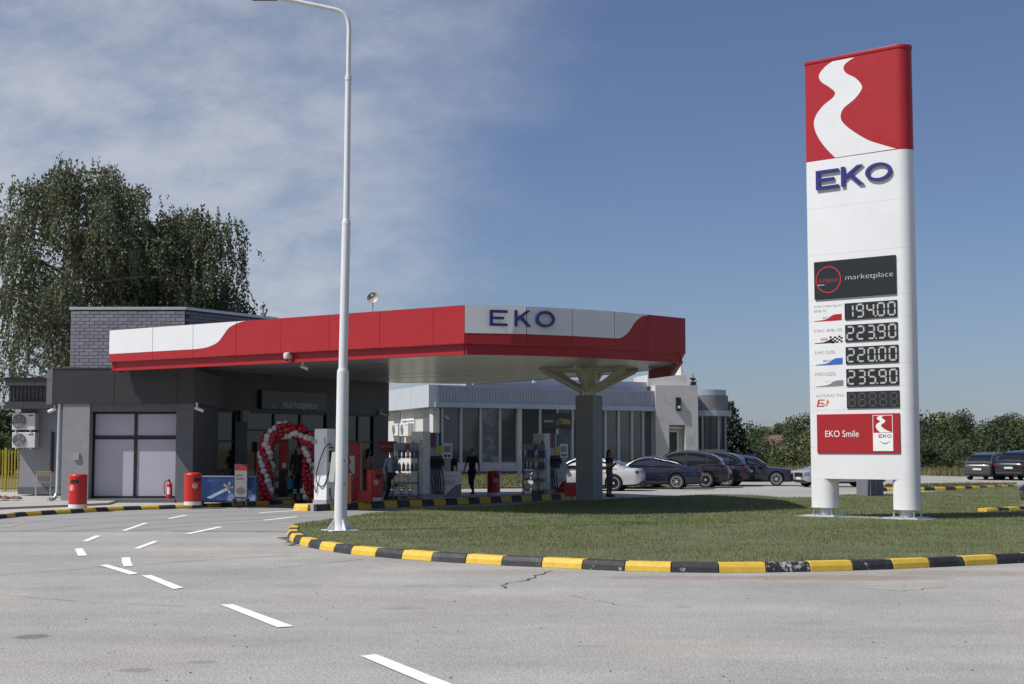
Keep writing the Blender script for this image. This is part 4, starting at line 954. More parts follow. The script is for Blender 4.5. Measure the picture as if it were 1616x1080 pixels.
# poster on the glass
t0, t1 = rzq(856, 690)[0], rzq(903, 690)[0]; pz0, pz1 = rzq(856, 676.5)[1], rzq(856, 652)[1]
mb = MB(); mb.rect(RP, t0, t1, pz0, pz1, -.07, -.04); po = mb.build('poster', panel_black, show)
text_rect(RP, 'MULTI', t0 + .2, pz0 + .45, t0 + .95, pz0 + .62, -.036, 'lettering', txw, po)
mb = MB(); mb.onplane(RP, [(t0 + 1.15, pz0 + .3), (t1 - .1, pz0 + .32), (t1 - .12, pz0 + .55), (t1 - .35, pz0 + .72), (t0 + 1.6, pz0 + .76), (t0 + 1.2, pz0 + .55)], -.039, -.036); mb.build('poster_car', mat('poster_yellow', (.30, .22, .05), .5, c2=(.03, .03, .03), c2scale=2.5), po)
# rough-white gate block
WB0 = at(1033, 710, 108.2); WB1 = at(1100, 710, 108.8); GP2 = VPl((WB0.x, WB0.y), (WB1.x, WB1.y)); g2 = GP2.tz
wt1 = g2(1040, 608.5)[1]
gate_m = mat('streaked_white_render', (.52, .51, .50), .85, var=.08, scale=.9, c2=(.30, .29, .28), c2lo=.52, c2hi=.78, c2scale=.9, bump=.2)
ta, tb = g2(1054, 690)[0], g2(1079.5, 690)[0]; dz = g2(1055, 671)[1]
for a, b, z0_, z1_ in ((0, ta, 0, wt1), (tb, GP2.len, 0, wt1), (ta, tb, dz, wt1)):
    mb = MB(); mb.rect(GP2, a, b, z0_, z1_, -5, .35); mb.build('gate_wall', gate_m, show)
mb = MB(); mb.rect(GP2, ta, tb, 0, dz, -5, -.55); mb.build('door_recess', offw, show)
t0, t1 = g2(1054.5, 690)[0], g2(1073, 690)[0]; dzt = g2(1055, 679.5)[1]
mb = MB(); w = .12
for a in ((t0, t0 + w, 0, dzt), (t1 - w, t1, 0, dzt), (t0 + w, t1 - w, dzt - w, dzt), (t0 + w, t1 - w, 0, .2)): mb.rect(GP2, *a, -.55, -.35)
dr = mb.build('door', white_dirty, show); mb = MB(); mb.rect(GP2, t0 + w, t1 - w, .2, dzt - w, -.5, -.45); mb.build('pane', glassg, dr)
mb = MB(); mb.rect(GP2, t0 + .1, t1 + .3, dzt + .1, dzt + .3, -.54, -.3); mb.build('door_awning', white_dirty, show)
mb = MB(); mb.rect(GP2, g2(1064.5, 690)[0], g2(1072, 690)[0], g2(1066, 649)[1], g2(1066, 628)[1], .35, .55); lb_ = mb.build('lamp_box', black, show, bevel=.03)
mb = MB(); tq = g2(1068.5, 690)[0]; mb.rect(GP2, tq - .09, tq + .1, g2(1066, 645)[1], g2(1066, 641)[1], .551, .57); mb.build('badge', txw, lb_)
mb = MB(); mb.rect(GP2, g2(1027, 600)[0], g2(1089, 600)[0], wt1 - .05, g2(1040, 591)[1], -5, -.9); mb.build('upper_parapet', offw, show)
mb = MB(); mb.onplane(GP2, [(g2(1082, 600)[0], wt1), (g2(1091, 600)[0], wt1), (g2(1084.5, 600)[0], g2(1085, 573)[1]), (g2(1082, 600)[0], g2(1085, 573)[1])], -3, -1.2); mb.build('fin_wall', offw, show)
# rounded glass corner with its own fascia
ccx = at(1116, 710, 113).x; ccy = 113.5; rad = at(1138, 710, 113).x - at(1108, 710, 113).x
def arc_strip(r0, r1, z0_, z1_, a0, a1, n, name, m, par):
    mb = MB(); a = [a0 + (a1 - a0) * i / n for i in range(n + 1)]
    poly = [(ccx + r1 * math.cos(t), ccy + r1 * math.sin(t)) for t in a] + [(ccx + r0 * math.cos(t), ccy + r0 * math.sin(t)) for t in reversed(a)]
    mb.prism(poly, z0_, z1_); return mb.build(name, m, par, smooth=40)
zq = lambda y: at(1120, y, 112).z
arc_strip(.2, rad, 0, zq(654), -2.6, .5, 14, 'corner_glass', glassg, show)
arc_strip(.2, rad + .5, zq(657), zq(648), -2.6, .5, 14, 'corner_trim', bluel, show)
arc_strip(.2, rad + .25, zq(648) + .01, zq(624), -2.6, .5, 14, 'corner_fascia', mat('grey_fascia', (.20, .20, .205), .6), show)
arc_strip(rad - .1, rad + .1, zq(624) + .01, zq(615), -2.6, .5, 14, 'corner_parapet', bluel, show)
for i in range(6):
    a = -2.3 + i * .42; mb = MB(); mb.box((ccx + (rad + .03) * math.cos(a), ccy + (rad + .03) * math.sin(a), zq(654) / 2), (.14, .14, zq(654)), a); mb.build('corner_mullion', mullm if i % 2 else dgrey2, show)
ac_unit(LP, 624.5, 668.5, 634, 688, -.2, .5, 'air conditioner on the sunny side wall of the showroom, beside the brace'); ac_unit(LP, 636.5, 668, 650, 688.5, -.2, .5, 'air conditioner on the sunny side wall of the showroom, under the bracket frame')
# tall white board with a frame over the air conditioners
for x in (632.5, 651): mb = MB(); t_ = lzq(x, 670)[0]; mb.rect(LP, t_ - .05, t_ + .05, lzq(x, 705)[1], lzq(x, 663)[1], -.19, -.1); mb.build('bracket_bar', white, show)
mb = MB(); mb.rect(LP, lzq(632, 670)[0], lzq(651, 670)[0], lzq(640, 664)[1], lzq(640, 661)[1], -.19, -.1); mb.build('bracket_bar', white, show)
t_, z_ = rzq(703, 658); p = RP.pt(t_, z_, .05); camera_unit(p, 'white camera below the showroom fascia near its pillar', R(30))
t_, z_ = rzq(840.5, 604); p = RP.pt(t_, z_, .3); camera_unit(p, 'dark backed camera above the ribbed showroom fascia', R(-90), True)
# ================================================================== PUMP ISLAND
i0 = G(500, 807.5); i1 = G(912, 787.3); iv = Vector((i1.x - i0.x, i1.y - i0.y)).normalized(); inn = Vector((-iv.y, iv.x)); IA = math.atan2(iv.y, iv.x); IZ = .20
island = thing('pump_island', 'long raised pump island with yellow and black kerb stones', 'pump island', (i0.x, i0.y, 0))
c = [Vector((i0.x, i0.y)), Vector((i1.x, i1.y))]; wI = .95
mb = MB(); e = .1; mb.prism([tuple(c[0] + iv * e + inn * e), tuple(c[1] - iv * e + inn * e), tuple(c[1] - iv * e + inn * (wI - e)), tuple(c[0] + iv * e + inn * (wI - e))], 0, IZ - .006); mb.build('island_slab', concrete, island)
kerb([tuple(p) for p in c], .58, IZ, .14, island, first=1)
kerb([tuple(c[0] + inn * wI), tuple(c[0])], .57, IZ, .14, island, first=0)
kerb([tuple(c[1] + inn * wI), tuple(c[0] + inn * wI)], .58, IZ, .14, island, first=0)
hose_m = mat('hose_rubber', (.016, .016, .017), .45)
pumpw = mat('pump_white', (.72, .73, .74), .35, var=.03); pumpg = mat('pump_grey', (.34, .35, .37), .4)
def isl(s, w=.55): p = c[0] + iv * s + inn * w; return Vector((p.x, p.y, IZ - .006))
def s_of(px, w=.5):
    a = (px - CX) / F; p = c[0] + inn * w; return (a * p.y - p.x) / (iv.x - a * iv.y)
# local frame of everything on the island: +x along the island (away), -y towards the near lane
def hose(t, pts, r=.016, name='hose'):
    mb = MB(); mb.tube(catmull(pts, 7), r, 8); return mb.build(name, hose_m, t, False, smooth=60)
def nozzle(t, x, y, z, m=black, sgn=-1):
    mb = MB(); mb.box((x, y + sgn * .05, z), (.06, .09, .2)); mb.tube([(x, y + sgn * .07, z + .08), (x, y + sgn * .14, z - .02), (x, y + sgn * .10, z - .16)], .018, 8); mb.tube([(x, y + sgn * .06, z + .1), (x, y + sgn * .02, z + .2)], .012, 6)
    return mb.build('nozzle', m, t, False, bevel=.008)
# slim white dispenser with number plates 6 and 5
P1 = thing('gas_dispenser', 'slim tall white dispenser marked 6 and 5 at the island end', 'fuel pump', isl(s_of(508, .30), .30), IA)
H1 = 2.16
mb = MB(); mb.box((.14, 0, H1 / 2), (.34, .50, H1)); mb.build('cabinet', pumpw, P1, False, bevel=.012)
mb = MB(); mb.box((.14, 0, .06), (.38, .54, .12)); mb.build('plinth', pumpg, P1, False)
mw1 = MW[P1.name]; ep = lambda y, z: mw1 @ Vector((-.031, y, z))
EPL = VPl(tuple(ep(.25, 0)[:2]), tuple(ep(-.25, 0)[:2]))
text_rect(EPL, '6', .03, 1.92, .12, 2.08, .004, 'number', black, P1); text_rect(EPL, '5', .38, 1.92, .47, 2.08, .004, 'number', black, P1)
mb = MB(); mb.box((.14, -.256, 1.62), (.2, .02, .06)); mb.build('warning_strip', dred, P1, False); mb = MB(); mb.box((.14, -.262, 1.36), (.16, .05, .34)); mb.build('nozzle_holder', black, P1, False, bevel=.01)
nozzle(P1, .16, -.28, 1.35); mb = MB(); mb.tube([(.16, -.29, 1.3), (.16, -.36, 1.24)], .035, 8); mb.build('nozzle_grip', mat('copper_red', (.40, .10, .06), .4, .5), P1, False)
hose(P1, [(.12, -.27, 1.7), (.0, -.31, 1.72), (-.09, -.22, 1.6), (-.12, .0, 1.1), (-.10, .1, .72), (-.08, -.02, .52), (-.05, -.18, .55), (-.02, -.3, .85), (.1, -.34, 1.25)], .017)
hose(P1, [(.12, .27, 1.7), (-.02, .31, 1.6), (-.08, .3, 1.1), (-.07, .2, .5), (-.06, .12, .32), (-.05, .10, .6)], .011)
hose(P1, [(.1, -.27, .45), (.08, -.3, .25), (.1, -.34, .1)], .02)
nozzle(P1, .16, .28, 1.3, mat('orange_grip', (.6, .2, .03), .5), 1)
mb = MB(); mb.box((.62, -.05, .92), (.5, .42, 1.56)); mb.build('side_cabinet', pumpg, P1, False, bevel=.02)
# four-hose dispensers
def dispenser(label, px, py, w=.5, nums=('4', '3')):
    t = thing('fuel_dispenser', label, 'fuel pump', isl(s_of(px, w), w), IA)
    mb = MB(); mb.box((0, 0, .09), (1.5, .56, .18)); mb.build('plinth', pumpg, t, False)
    mb = MB(); mb.box((-.52, 0, 1.15), (.36, .50, 1.96)); mb.build('hose_column', pumpw, t, False, bevel=.015)
    mb = MB(); mb.box((-.06, 0, 1.14), (.54, .46, 1.92)); mb.build('hose_module', pumpg, t, False, bevel=.01)
    colr = [red, mat('stripe_blue', (.05, .09, .35), .4), mat('stripe_grey', (.42, .43, .45), .4), mat('stripe_navy', (.03, .04, .12), .4)]
    for i in range(4):
        x = -.27 + i * .14
        mb = MB(); mb.box((x, -.24, 1.86), (.10, .03, .46)); mb.build('grade_label', colr[i], t, False)
        if i == 3 or i == 2: mb = MB(); mb.box((x, -.243, 1.56), (.12, .03, .24)); mb.build('price_label', mat('label_yellow', (.62, .55, .03), .5), t, False)
        mb = MB(); mb.box((x, -.245, 1.14), (.115, .06, .42)); mb.build('nozzle_boot', black, t, False); nozzle(t, x, -.27, 1.16)
        hose(t, [(x, -.27, 1.0), (x + .03, -.33, .75), (x + .05, -.36, .35), (x + .02, -.38, .16), (x - .04, -.33, .3), (x - .05, -.25, .9)], .016)
    mb = MB(); mb.box((.52, -.02, 1.52), (.52, .44, .5)); hd = mb.build('display_head', pumpw, t, False, bevel=.02)
    mb = MB(); mb.box((.50, -.245, 1.58), (.34, .012, .2)); mb.build('screen', mat('lcd_grey', (.22, .24, .22), .25), hd, False)
    mb = MB(); mb.box((.62, -.245, 1.36), (.12, .012, .07)); mb.box((.42, -.245, 1.36), (.14, .012, .07)); mb.build('keypad', black, hd, False)
    mb = MB(); mb.box((.50, 0, .72), (.46, .42, 1.12)); mb.build('lower_cabinet', pumpg, t, False, bevel=.01)
    mw = MW[t.name]; a = mw @ Vector((-.70, .25, 0)); b = mw @ Vector((-.70, -.25, 0)); pl = VPl(tuple(a[:2]), tuple(b[:2]))
    z_ = 2.06
    text_rect(pl, nums[0], .05, z_ - .14, .13, z_, .004, 'number', black, t); text_rect(pl, nums[1], .37, z_ - .14, .45, z_, .004, 'number', black, t)
    return t
D1 = dispenser('four hose dispenser marked 4 and 3 beside the diesel promotion board', 681, 790, .5, ('4', '3'))
D2 = dispenser('four hose dispenser marked 2 and 1 half hidden by the grey column', 868, 786, .5, ('2', '1'))
# promotion boards
def board(px0, px1, pytop, pybot, label, w, txt, colour, dy=0):
    s0 = s_of((px0 + px1) / 2, w); b = isl(s0, w); Yb = b.y
    a0, a1 = at(px0, pybot, Yb), at(px1, pybot, Yb); h = at(px0, pytop, Yb).z - b.z; wd = a1.x - a0.x; rz = R(8)
    t = thing('promotion_board', label, 'board', (a0.x / 2 + a1.x / 2, Yb, b.z), rz)
    mb = MB(); mb.box((0, 0, h / 2 + .02), (wd, .12, h)); mb.build('panel', white, t, False, bevel=.01)
    mw = MW[t.name]; pl = VPl(tuple((mw @ Vector((-wd / 2, -.06, 0)))[:2]), tuple((mw @ Vector((wd / 2, -.06, 0)))[:2]))
    z = b.z
    cur = catmull([(0.01, z + .10 * h), (.25 * wd, z + .14 * h), (.5 * wd, z + .32 * h), (.75 * wd, z + .5 * h), (wd - .01, z + .56 * h)], 5)
    MB().onplane(pl, cur + [(wd - .01, z + .04), (.01, z + .04)], .001, .005).build('swoosh', colour, t)
    text_rect(pl, txt, wd * .22, z + h * .52, wd * .72, z + h * .68, .004, 'lettering', txg, t, slant=.2)
    text_rect(pl, 'EKONOMIJA', wd * .22, z + h * .80, wd * .75, z + h * .86, .004, 'lettering', txg, t)
    return t
board(692, 728, 745, 788, 'white promotion board with grey swoosh reading DIESEL', .12, 'DIESEL', greyf)
board(872, 893, 741, 781, 'white promotion board with red foot beside the column', .12, 'RACING', red)
# racks of bottles
def rack(label, px, py, w):
    t = thing('product_rack', label, 'display rack', isl(s_of(px, w), w), R(5)); W, H, D = .78, 1.75, .42
    wire = dgrey2
    for sx in (-1, 1):
        for sy in (-1, 1): mb = MB(); mb.tube([(sx * W / 2, sy * D / 2, 0), (sx * W / 2, sy * D / 2, H * (.88 if sy < 0 else 1))], .014, 6); mb.build('post', wire, t, False)
    lv = [.12, .5, .9, 1.3]
    for z in lv:
        mb = MB(); mb.box((0, 0, z), (W, D, .02)); mb.box((0, -D / 2, z + .05), (W, .015, .02)); mb.build('shelf', wire, t, False)
    mb = MB(); mb.box((0, .1, 1.62), (W, .04, .3)); hb = mb.build('header', mat('header_grey', (.24, .25, .3), .5), t, False); mb = MB(); mb.box((.05, .078, 1.62), (.12, .006, .2)); mb.build('header_mark', red, hb, False)
    cols_ = [mat('bottle_white', (.6, .6, .6), .4), mat('bottle_blue', (.04, .07, .28), .4), mat('bottle_green', (.04, .2, .05), .4), mat('bottle_red', (.42, .04, .04), .4)]
    for z in lv:
        big = z < .3 or abs(z - .5) < .01; n = 3 if big else 6
        for i in range(n):
            x = -W / 2 + W * (i + .5) / n; s = (.11 if big else .05); hh = .3 if big else .26
            mb = MB(); mb.lathe([(s, .012), (s, hh * .7), (s * .45, hh * .85), (s * .4, hh)], 10, (x, -.06, z), sy=.8)
            mb.build('bottle', cols_[0] if big else cols_[(i + int(z * 10)) % 4] if z < 1.2 else cols_[1 if i % 3 else 0], t, False, smooth=40)
    return t
rack('wire rack of bottles standing next to the man in pale blue shirt', 641, 792, .45)
rack('wire rack of bottles beside the dispenser half hidden by the grey column', 843, 787.5, .45)
# ================================================================== BINS
def bin_(px, py, z, label, rz=0):
    g = G(px, py, z); t = thing('litter_bin', label, 'litter bin', (g.x, g.y + .25, z), rz, 'red cylindrical litter bins')
    mb = MB(); mb.lathe([(.25, 0), (.255, .005), (.255, .10), (.25, .105)], 28); mb.build('base', white, t, False, smooth=40)
    mb = MB(); mb.lathe([(.25, .105), (.255, .11), (.255, .86), (.262, .865), (.262, .89), (.235, .935), (.15, .96), (.0, .968)], 28); mb.build('body', dred, t, False, smooth=40)
    for a in (0, math.pi):
        mb = MB(); n = 8; aa = [a - .48 + .96 * i / n - math.pi / 2 + .12 for i in range(n + 1)]
        vs = [(.2575 * math.cos(q), .2575 * math.sin(q), zz_) for zz_ in (.70, .80) for q in aa]; mb.add(vs, [(i, i + 1, n + 2 + i, n + 1 + i) for i in range(n)]); mb.build('opening', black, t, False)
    n = 16; a = -math.pi / 2 - .25
    def on(u, v): q = a + u / .2575; return (.2578 * math.cos(q), .2578 * math.sin(q), .57 + v)
    mb = MB(); mb.add([on(.075 * math.cos(2 * math.pi * i / n), .075 * math.sin(2 * math.pi * i / n)) for i in range(n)] + [on(.058 * math.cos(2 * math.pi * i / n), .058 * math.sin(2 * math.pi * i / n)) for i in range(n)], [(i, (i + 1) % n, n + (i + 1) % n, n + i) for i in range(n)])
    mb.add([on(-.02, -.04), on(.02, -.04), on(.012, .02), on(.0, .045), on(-.012, .02)], [(0, 1, 2, 3, 4)]); mb.build('badge', txw, t, False)
    return t
bin_(118, 802.5, .115, 'red litter bin with white foot standing before the lavender window pier', R(-12))
bin_(301, 797.8, .115, 'red litter bin with white foot beside the blue freezer', R(40))
bin_(589, 791, .20, 'red litter bin beside the man in the pale blue shirt', R(35))
bin_(779, 782, 0, 'red litter bin on the ground past the man in black', R(30))
# ================================================================== FREEZER, STANDS, EXTINGUISHER
g = G(357, 796, .112); fr_ = thing('ice_freezer', 'low chest freezer in blue printed wrap against the shop', 'freezer', (g.x, g.y + .38, .112), R(3))
iw = mat('blue_ice_print', (.035, .085, .24), .35, var=.3, scale=2, c2=(.40, .52, .68), c2lo=.52, c2hi=.74, c2scale=1.8)
mb = MB(); mb.box((0, 0, .44), (1.72, .68, .72)); mb.build('cabinet', iw, fr_, False, bevel=.03)
mb = MB(); mb.box((0, 0, .825), (1.74, .70, .05)); mb.build('lid', mat('freezer_lid', (.22, .28, .36), .2), fr_, False, bevel=.015)
for x in (-.75, .75): mb = MB(); mb.lathe([(.05, 0), (.05, .085)], 10, (x, -.25, 0)); mb.build('caster', black, fr_, False)
mb = MB()
for i in range(5): a = i * 1.256; mb.add([(.02 + .14 * math.cos(a - .25), -.3435, .5 + .14 * math.sin(a - .25)), (.02 + .17 * math.cos(a), -.3435, .5 + .2 * math.sin(a)), (.02 + .14 * math.cos(a + .25), -.3435, .5 + .14 * math.sin(a + .25)), (.02, -.3435, .5)], [(0, 1, 2, 3)])
mb.build('print_figure', mat('print_figure', (.30, .28, .33), .5, c2=(.65, .65, .7), c2scale=9), fr_, False)
mb = MB(); mb.add([(-.62, -.3432, .2), (-.5, -.3432, .16), (.02, -.3432, .42), (-.02, -.3432, .5)], [(0, 1, 2, 3)]); mb.build('print_splash', mat('print_pale', (.5, .6, .72), .5), fr_, False)
g = G(379, 797, .112); ab = thing('pavement_board', 'framed poster stand with red header before the blue freezer', 'sign', (g.x, g.y + .1, .112), R(-8))
for x in (-.2, .2): mb = MB(); mb.box((x, 0, .09), (.04, .30, .18)); mb.build('foot', dgrey2, ab, False)
mb = MB(); mb.box((0, 0, .7), (.42, .04, 1.02)); mb.build('frame', dgrey2, ab, False, bevel=.01)
mb = MB(); mb.box((0, -.024, .7), (.37, .008, .94)); mb.build('poster', mat('poster_shaded', (.24, .23, .225), .5), ab, False)  # frame and poster colours lowered to hold the shade they stand in
mb = MB(); mb.box((0, -.03, 1.1), (.37, .008, .14)); mb.build('poster_header', red, ab, False)
mb = MB(); mb.lathe([(.13, 0), (.14, .004)], 16, (0, -.03, .42), Matrix.Rotation(R(90), 3, 'X'), sy=.7); mb.box((-.03, -.03, .78), (.22, .006, .05)); mb.box((-.05, -.03, .88), (.2, .006, .04)); mb.build('poster_print', mat('poster_dark', (.12, .11, .10), .5), ab, False)
g = G(267, 788, .3); ex = thing('fire_extinguisher', 'red fire extinguisher on the sill of the lavender window', 'fire extinguisher', (at(267, 780, YF + .08).x, YF + .08, fz(200, 787.5)[1]))
mb = MB(); mb.lathe([(.085, 0), (.09, .02), (.09, .42), (.07, .48), (.03, .52), (.03, .55)], 18); mb.build('cylinder', dred, ex, False, smooth=40)
mb = MB(); mb.box((0, -.02, .57), (.05, .06, .05)); mb.box((0, -.07, .59), (.03, .14, .02)); mb.build('valve', black, ex, False)
mb = MB(); mb.tube(catmull([(-.02, -.03, .56), (-.14, -.03, .52), (-.15, -.03, .3), (-.12, -.03, .12)], 6), .012, 8); mb.build('hose', black, ex, False)
n = 10; mb = MB(); aa = [-math.pi / 2 - .55 + 1.1 * i / n for i in range(n + 1)]; mb.add([(.0915 * math.cos(q), .0915 * math.sin(q), z) for z in (.14, .36) for q in aa], [(i, i + 1, n + 2 + i, n + 1 + i) for i in range(n)]); mb.build('label_sticker', txw, ex, False)
# red cabinet with road logo, low crate, red hanging sign
def redcab(x0, x1, y0, y1, z, label, logo=True, name='vending_cabinet', cat='cabinet', dep=.6):
    b = G((x0 + x1) / 2, y1, z); Y = b.y; h = at(x0, y0, Y).z - z; a0, a1 = at(x0, y1, Y).x, at(x1, y1, Y).x; w = a1 - a0
    t = thing(name, label, cat, ((a0 + a1) / 2, Y + dep / 2, z))
    mb = MB(); mb.box((0, 0, h / 2), (w, dep, h)); mb.build('body', dred, t, False, bevel=.015)
    if logo:
        pl = VPl((a0, Y), (a1, Y)); zt_, zb_ = z + h * .78, z + h * .45
        mb = MB(); mb.rect(pl, w * .05, w * .60, zb_, zt_, .001, .006); lg = mb.build('logo_plate', txw, t)
        MB().onplane(pl, [(w * .05 + (p[0] - a0_) / (a1_ - a0_) * w * .45, zb_ + (p[1] - b0_) / (b1_ - b0_) * (zt_ - zb_)) for p in mr_], .007, .009).build('logo_mark', dred, lg)
        text_rect(pl, 'EKO', w * .1, z + h * .36, w * .55, z + h * .41, .004, 'lettering', txw, t)
    return t
a0_, a1_, b0_, b1_ = a0, a1, b0, b1
a0_ = min(p[0] for p in mr_); a1_ = max(p[0] for p in mr_); b0_ = min(p[1] for p in mr_); b1_ = max(p[1] for p in mr_)
redcab(546, 568, 700, 789, .112, 'tall dark red cabinet with white road logo behind the lamp post')
redcab(562, 586, 775, 793, .20, 'low red crate beside the tall red cabinet', False, 'red_crate', 'crate', .5)
redcab(892, 912, 762, 784, .20, 'low red crate at the foot of the column', False, 'red_crate', 'crate', .5)
g = G(550, 795, .20); ob = thing('orange_box', 'narrow upright orange brown box behind the lamp post', 'box', (g.x, g.y + .2, .20)); mb = MB(); mb.box((0, 0, .42), (.13, .3, .84)); mb.build('side', mat('orange_brown', (.36, .13, .05), .6), ob, False, bevel=.01); mb = MB(); mb.box((0, 0, .85), (.16, .32, .03)); mb.build('top', pumpg, ob, False)
b = Vector((at(613, 705, 52).x, 52.0, 0)); hs = thing('standing_sign', 'red board with white text on a post behind the man in pale blue', 'sign', b)
mb = MB(); mb.box((0, 0, 1.86), (.62, .05, .40)); bo = mb.build('board', dred, hs, False, bevel=.01); mb = MB(); mb.tube([(0, .04, 0), (0, .04, 1.8)], .025, 8); mb.lathe([(.22, 0), (.22, .03)], 16, (0, .04, 0)); mb.build('post', dgrey2, hs, False)
HP = VPl((b.x - .31, 51.974), (b.x + .31, 51.974)); text_rect(HP, 'EKO Smile', .05, 1.83, .42, 1.92, .004, 'lettering', txw, bo); text_rect(HP, 'R', .48, 1.74, .57, 1.98, .004, 'lettering', txw, bo)
b = Vector((at(448, 705, 47.2).x, 47.2, .112)); ps = thing('poster_stand', 'narrow dark red poster stand inside the balloon arch', 'sign', b)
mb = MB(); mb.box((0, 0, .05), (.4, .35, .05)); mb.build('foot', steel, ps, False); mb = MB(); mb.box((0, 0, 1.05), (.3, .05, 1.95)); pb = mb.build('panel', black, ps, False); mb = MB(); mb.box((0, -.03, 1.45), (.26, .01, .95)); mb.build('poster', dred, pb, False)
mb = MB(); mb.box((.02, -.037, 1.12), (.14, .004, .16)); mb.build('poster_mark', txw, pb, False)
b = Vector((at(458, 770, 46.4).x, 46.4, .112)); pbu = thing('blue_bucket', 'light blue bucket held beside the attendant in the arch', 'bucket', (b.x, b.y, .48)); mb = MB(); mb.lathe([(.1, 0), (.14, .32), (.15, .33), (.13, .32), (.09, .02)], 18); mb.build('pail', mat('bucket_blue', (.04, .22, .45), .4), pbu, False, smooth=40); mb = MB(); mb.tube([(.14 * math.cos(a), 0, .32 + .16 * math.sin(a)) for a in [math.pi * i / 10 for i in range(11)]], .006, 6); mb.build('handle', steel, pbu, False)
# ================================================================== BALLOON ARCH
YA = 46.0; xa, xb = at(418, 780, YA).x, at(489, 780, YA).x; ztop_ = at(450, 681, YA).z; ac = (xa + xb) / 2; ar = (xb - xa) / 2
arch = thing('balloon_arch', 'spiral arch of red and white balloons at the shop door', 'balloon arch', (ac, YA, .112))
bal = []
for m_ in (mat('red_balloon', (.45, .02, .035), .22, var=.05), mat('white_balloon', (.72, .72, .73), .22, var=.03)):
    mb = MB(); mb.lathe([(.004, -.165), (.02, -.15), (.012, -.14), (.06, -.105), (.105, -.04), (.118, .02), (.1, .075), (.055, .113), (.0, .122)], 12); bal.append(mb.mesh('balloon', m_, smooth=60))
path = []
for i in range(400):
    s = i / 399
    hs_ = ztop_ - ar * .95 - .112
    Ltot = 2 * hs_ + math.pi * ar; d = s * Ltot
    if d < hs_: p = Vector((ac - ar, YA, .2 + d)); dr_ = Vector((0, 0, 1))
    elif d < hs_ + math.pi * ar: a = math.pi - (d - hs_) / ar; p = Vector((ac + ar * math.cos(a), YA, .2 + hs_ + ar * math.sin(a) * .9)); dr_ = Vector((math.sin(a), 0, -math.cos(a)))
    else: p = Vector((ac + ar, YA, .2 + hs_ - (d - hs_ - math.pi * ar))); dr_ = Vector((0, 0, -1))
    path.append((p, dr_))
nr = 38; Mi = MW[arch.name].inverted()
mb = MB(); mb.tube([p for p, _ in path[::8]], .02, 6); mb.build('arch_pole', steel, arch)
for k in range(nr):
    p, d = path[int(k * 399 / (nr - 1))]; side = d.cross(Vector((0, 1, 0))).normalized()
    for j in range(5):
        a = j * 2 * math.pi / 5 + k * .38; o_ = side * math.cos(a) + Vector((0, 1, 0)) * math.sin(a)
        o = link('balloon', bal[1 if j in (0, 2) else 0], arch); o.location = Mi @ (p + o_ * random.uniform(.135, .20) + Vector((random.gauss(0, .02), 0, random.gauss(0, .03))))
        o.rotation_euler = o_.to_track_quat('Z', 'Y').to_euler(); s_ = random.uniform(.78, 1.08); o.scale = (s_, s_, s_)

# ================================================================== PEOPLE
def capsule(mb, a, b, ra, rb, n=12, k=4):
    a, b = Vector(a), Vector(b); d = (b - a); L_ = d.length; d.normalize(); prof = []
    for i in range(k + 1): t = math.pi / 2 * (1 - i / k); prof.append((-math.sin(t) * ra, math.cos(t) * ra))
    for i in range(k + 1): t = math.pi / 2 * i / k; prof.append((L_ + math.sin(t) * rb, math.cos(t) * rb))
    M = d.to_track_quat('Z', 'Y').to_matrix(); mb.lathe([(max(r, 1e-4), z) for z, r in prof], n, a, M)
def ellip(mb, c, r, n=14, k=8, M=None):
    vs = [(math.sin(math.pi * i / k), -math.cos(math.pi * i / k)) for i in range(k + 1)]; base = len(mb.v); mb.lathe([(max(a, 1e-3), b) for a, b in vs], n, (0, 0, 0))
    for i in range(base, len(mb.v)):
        v = Vector(mb.v[i]); v = Vector((v.x * r[0], v.y * r[1], v.z * r[2])); v = M @ v if M is not None else v; mb.v[i] = tuple(v + Vector(c))
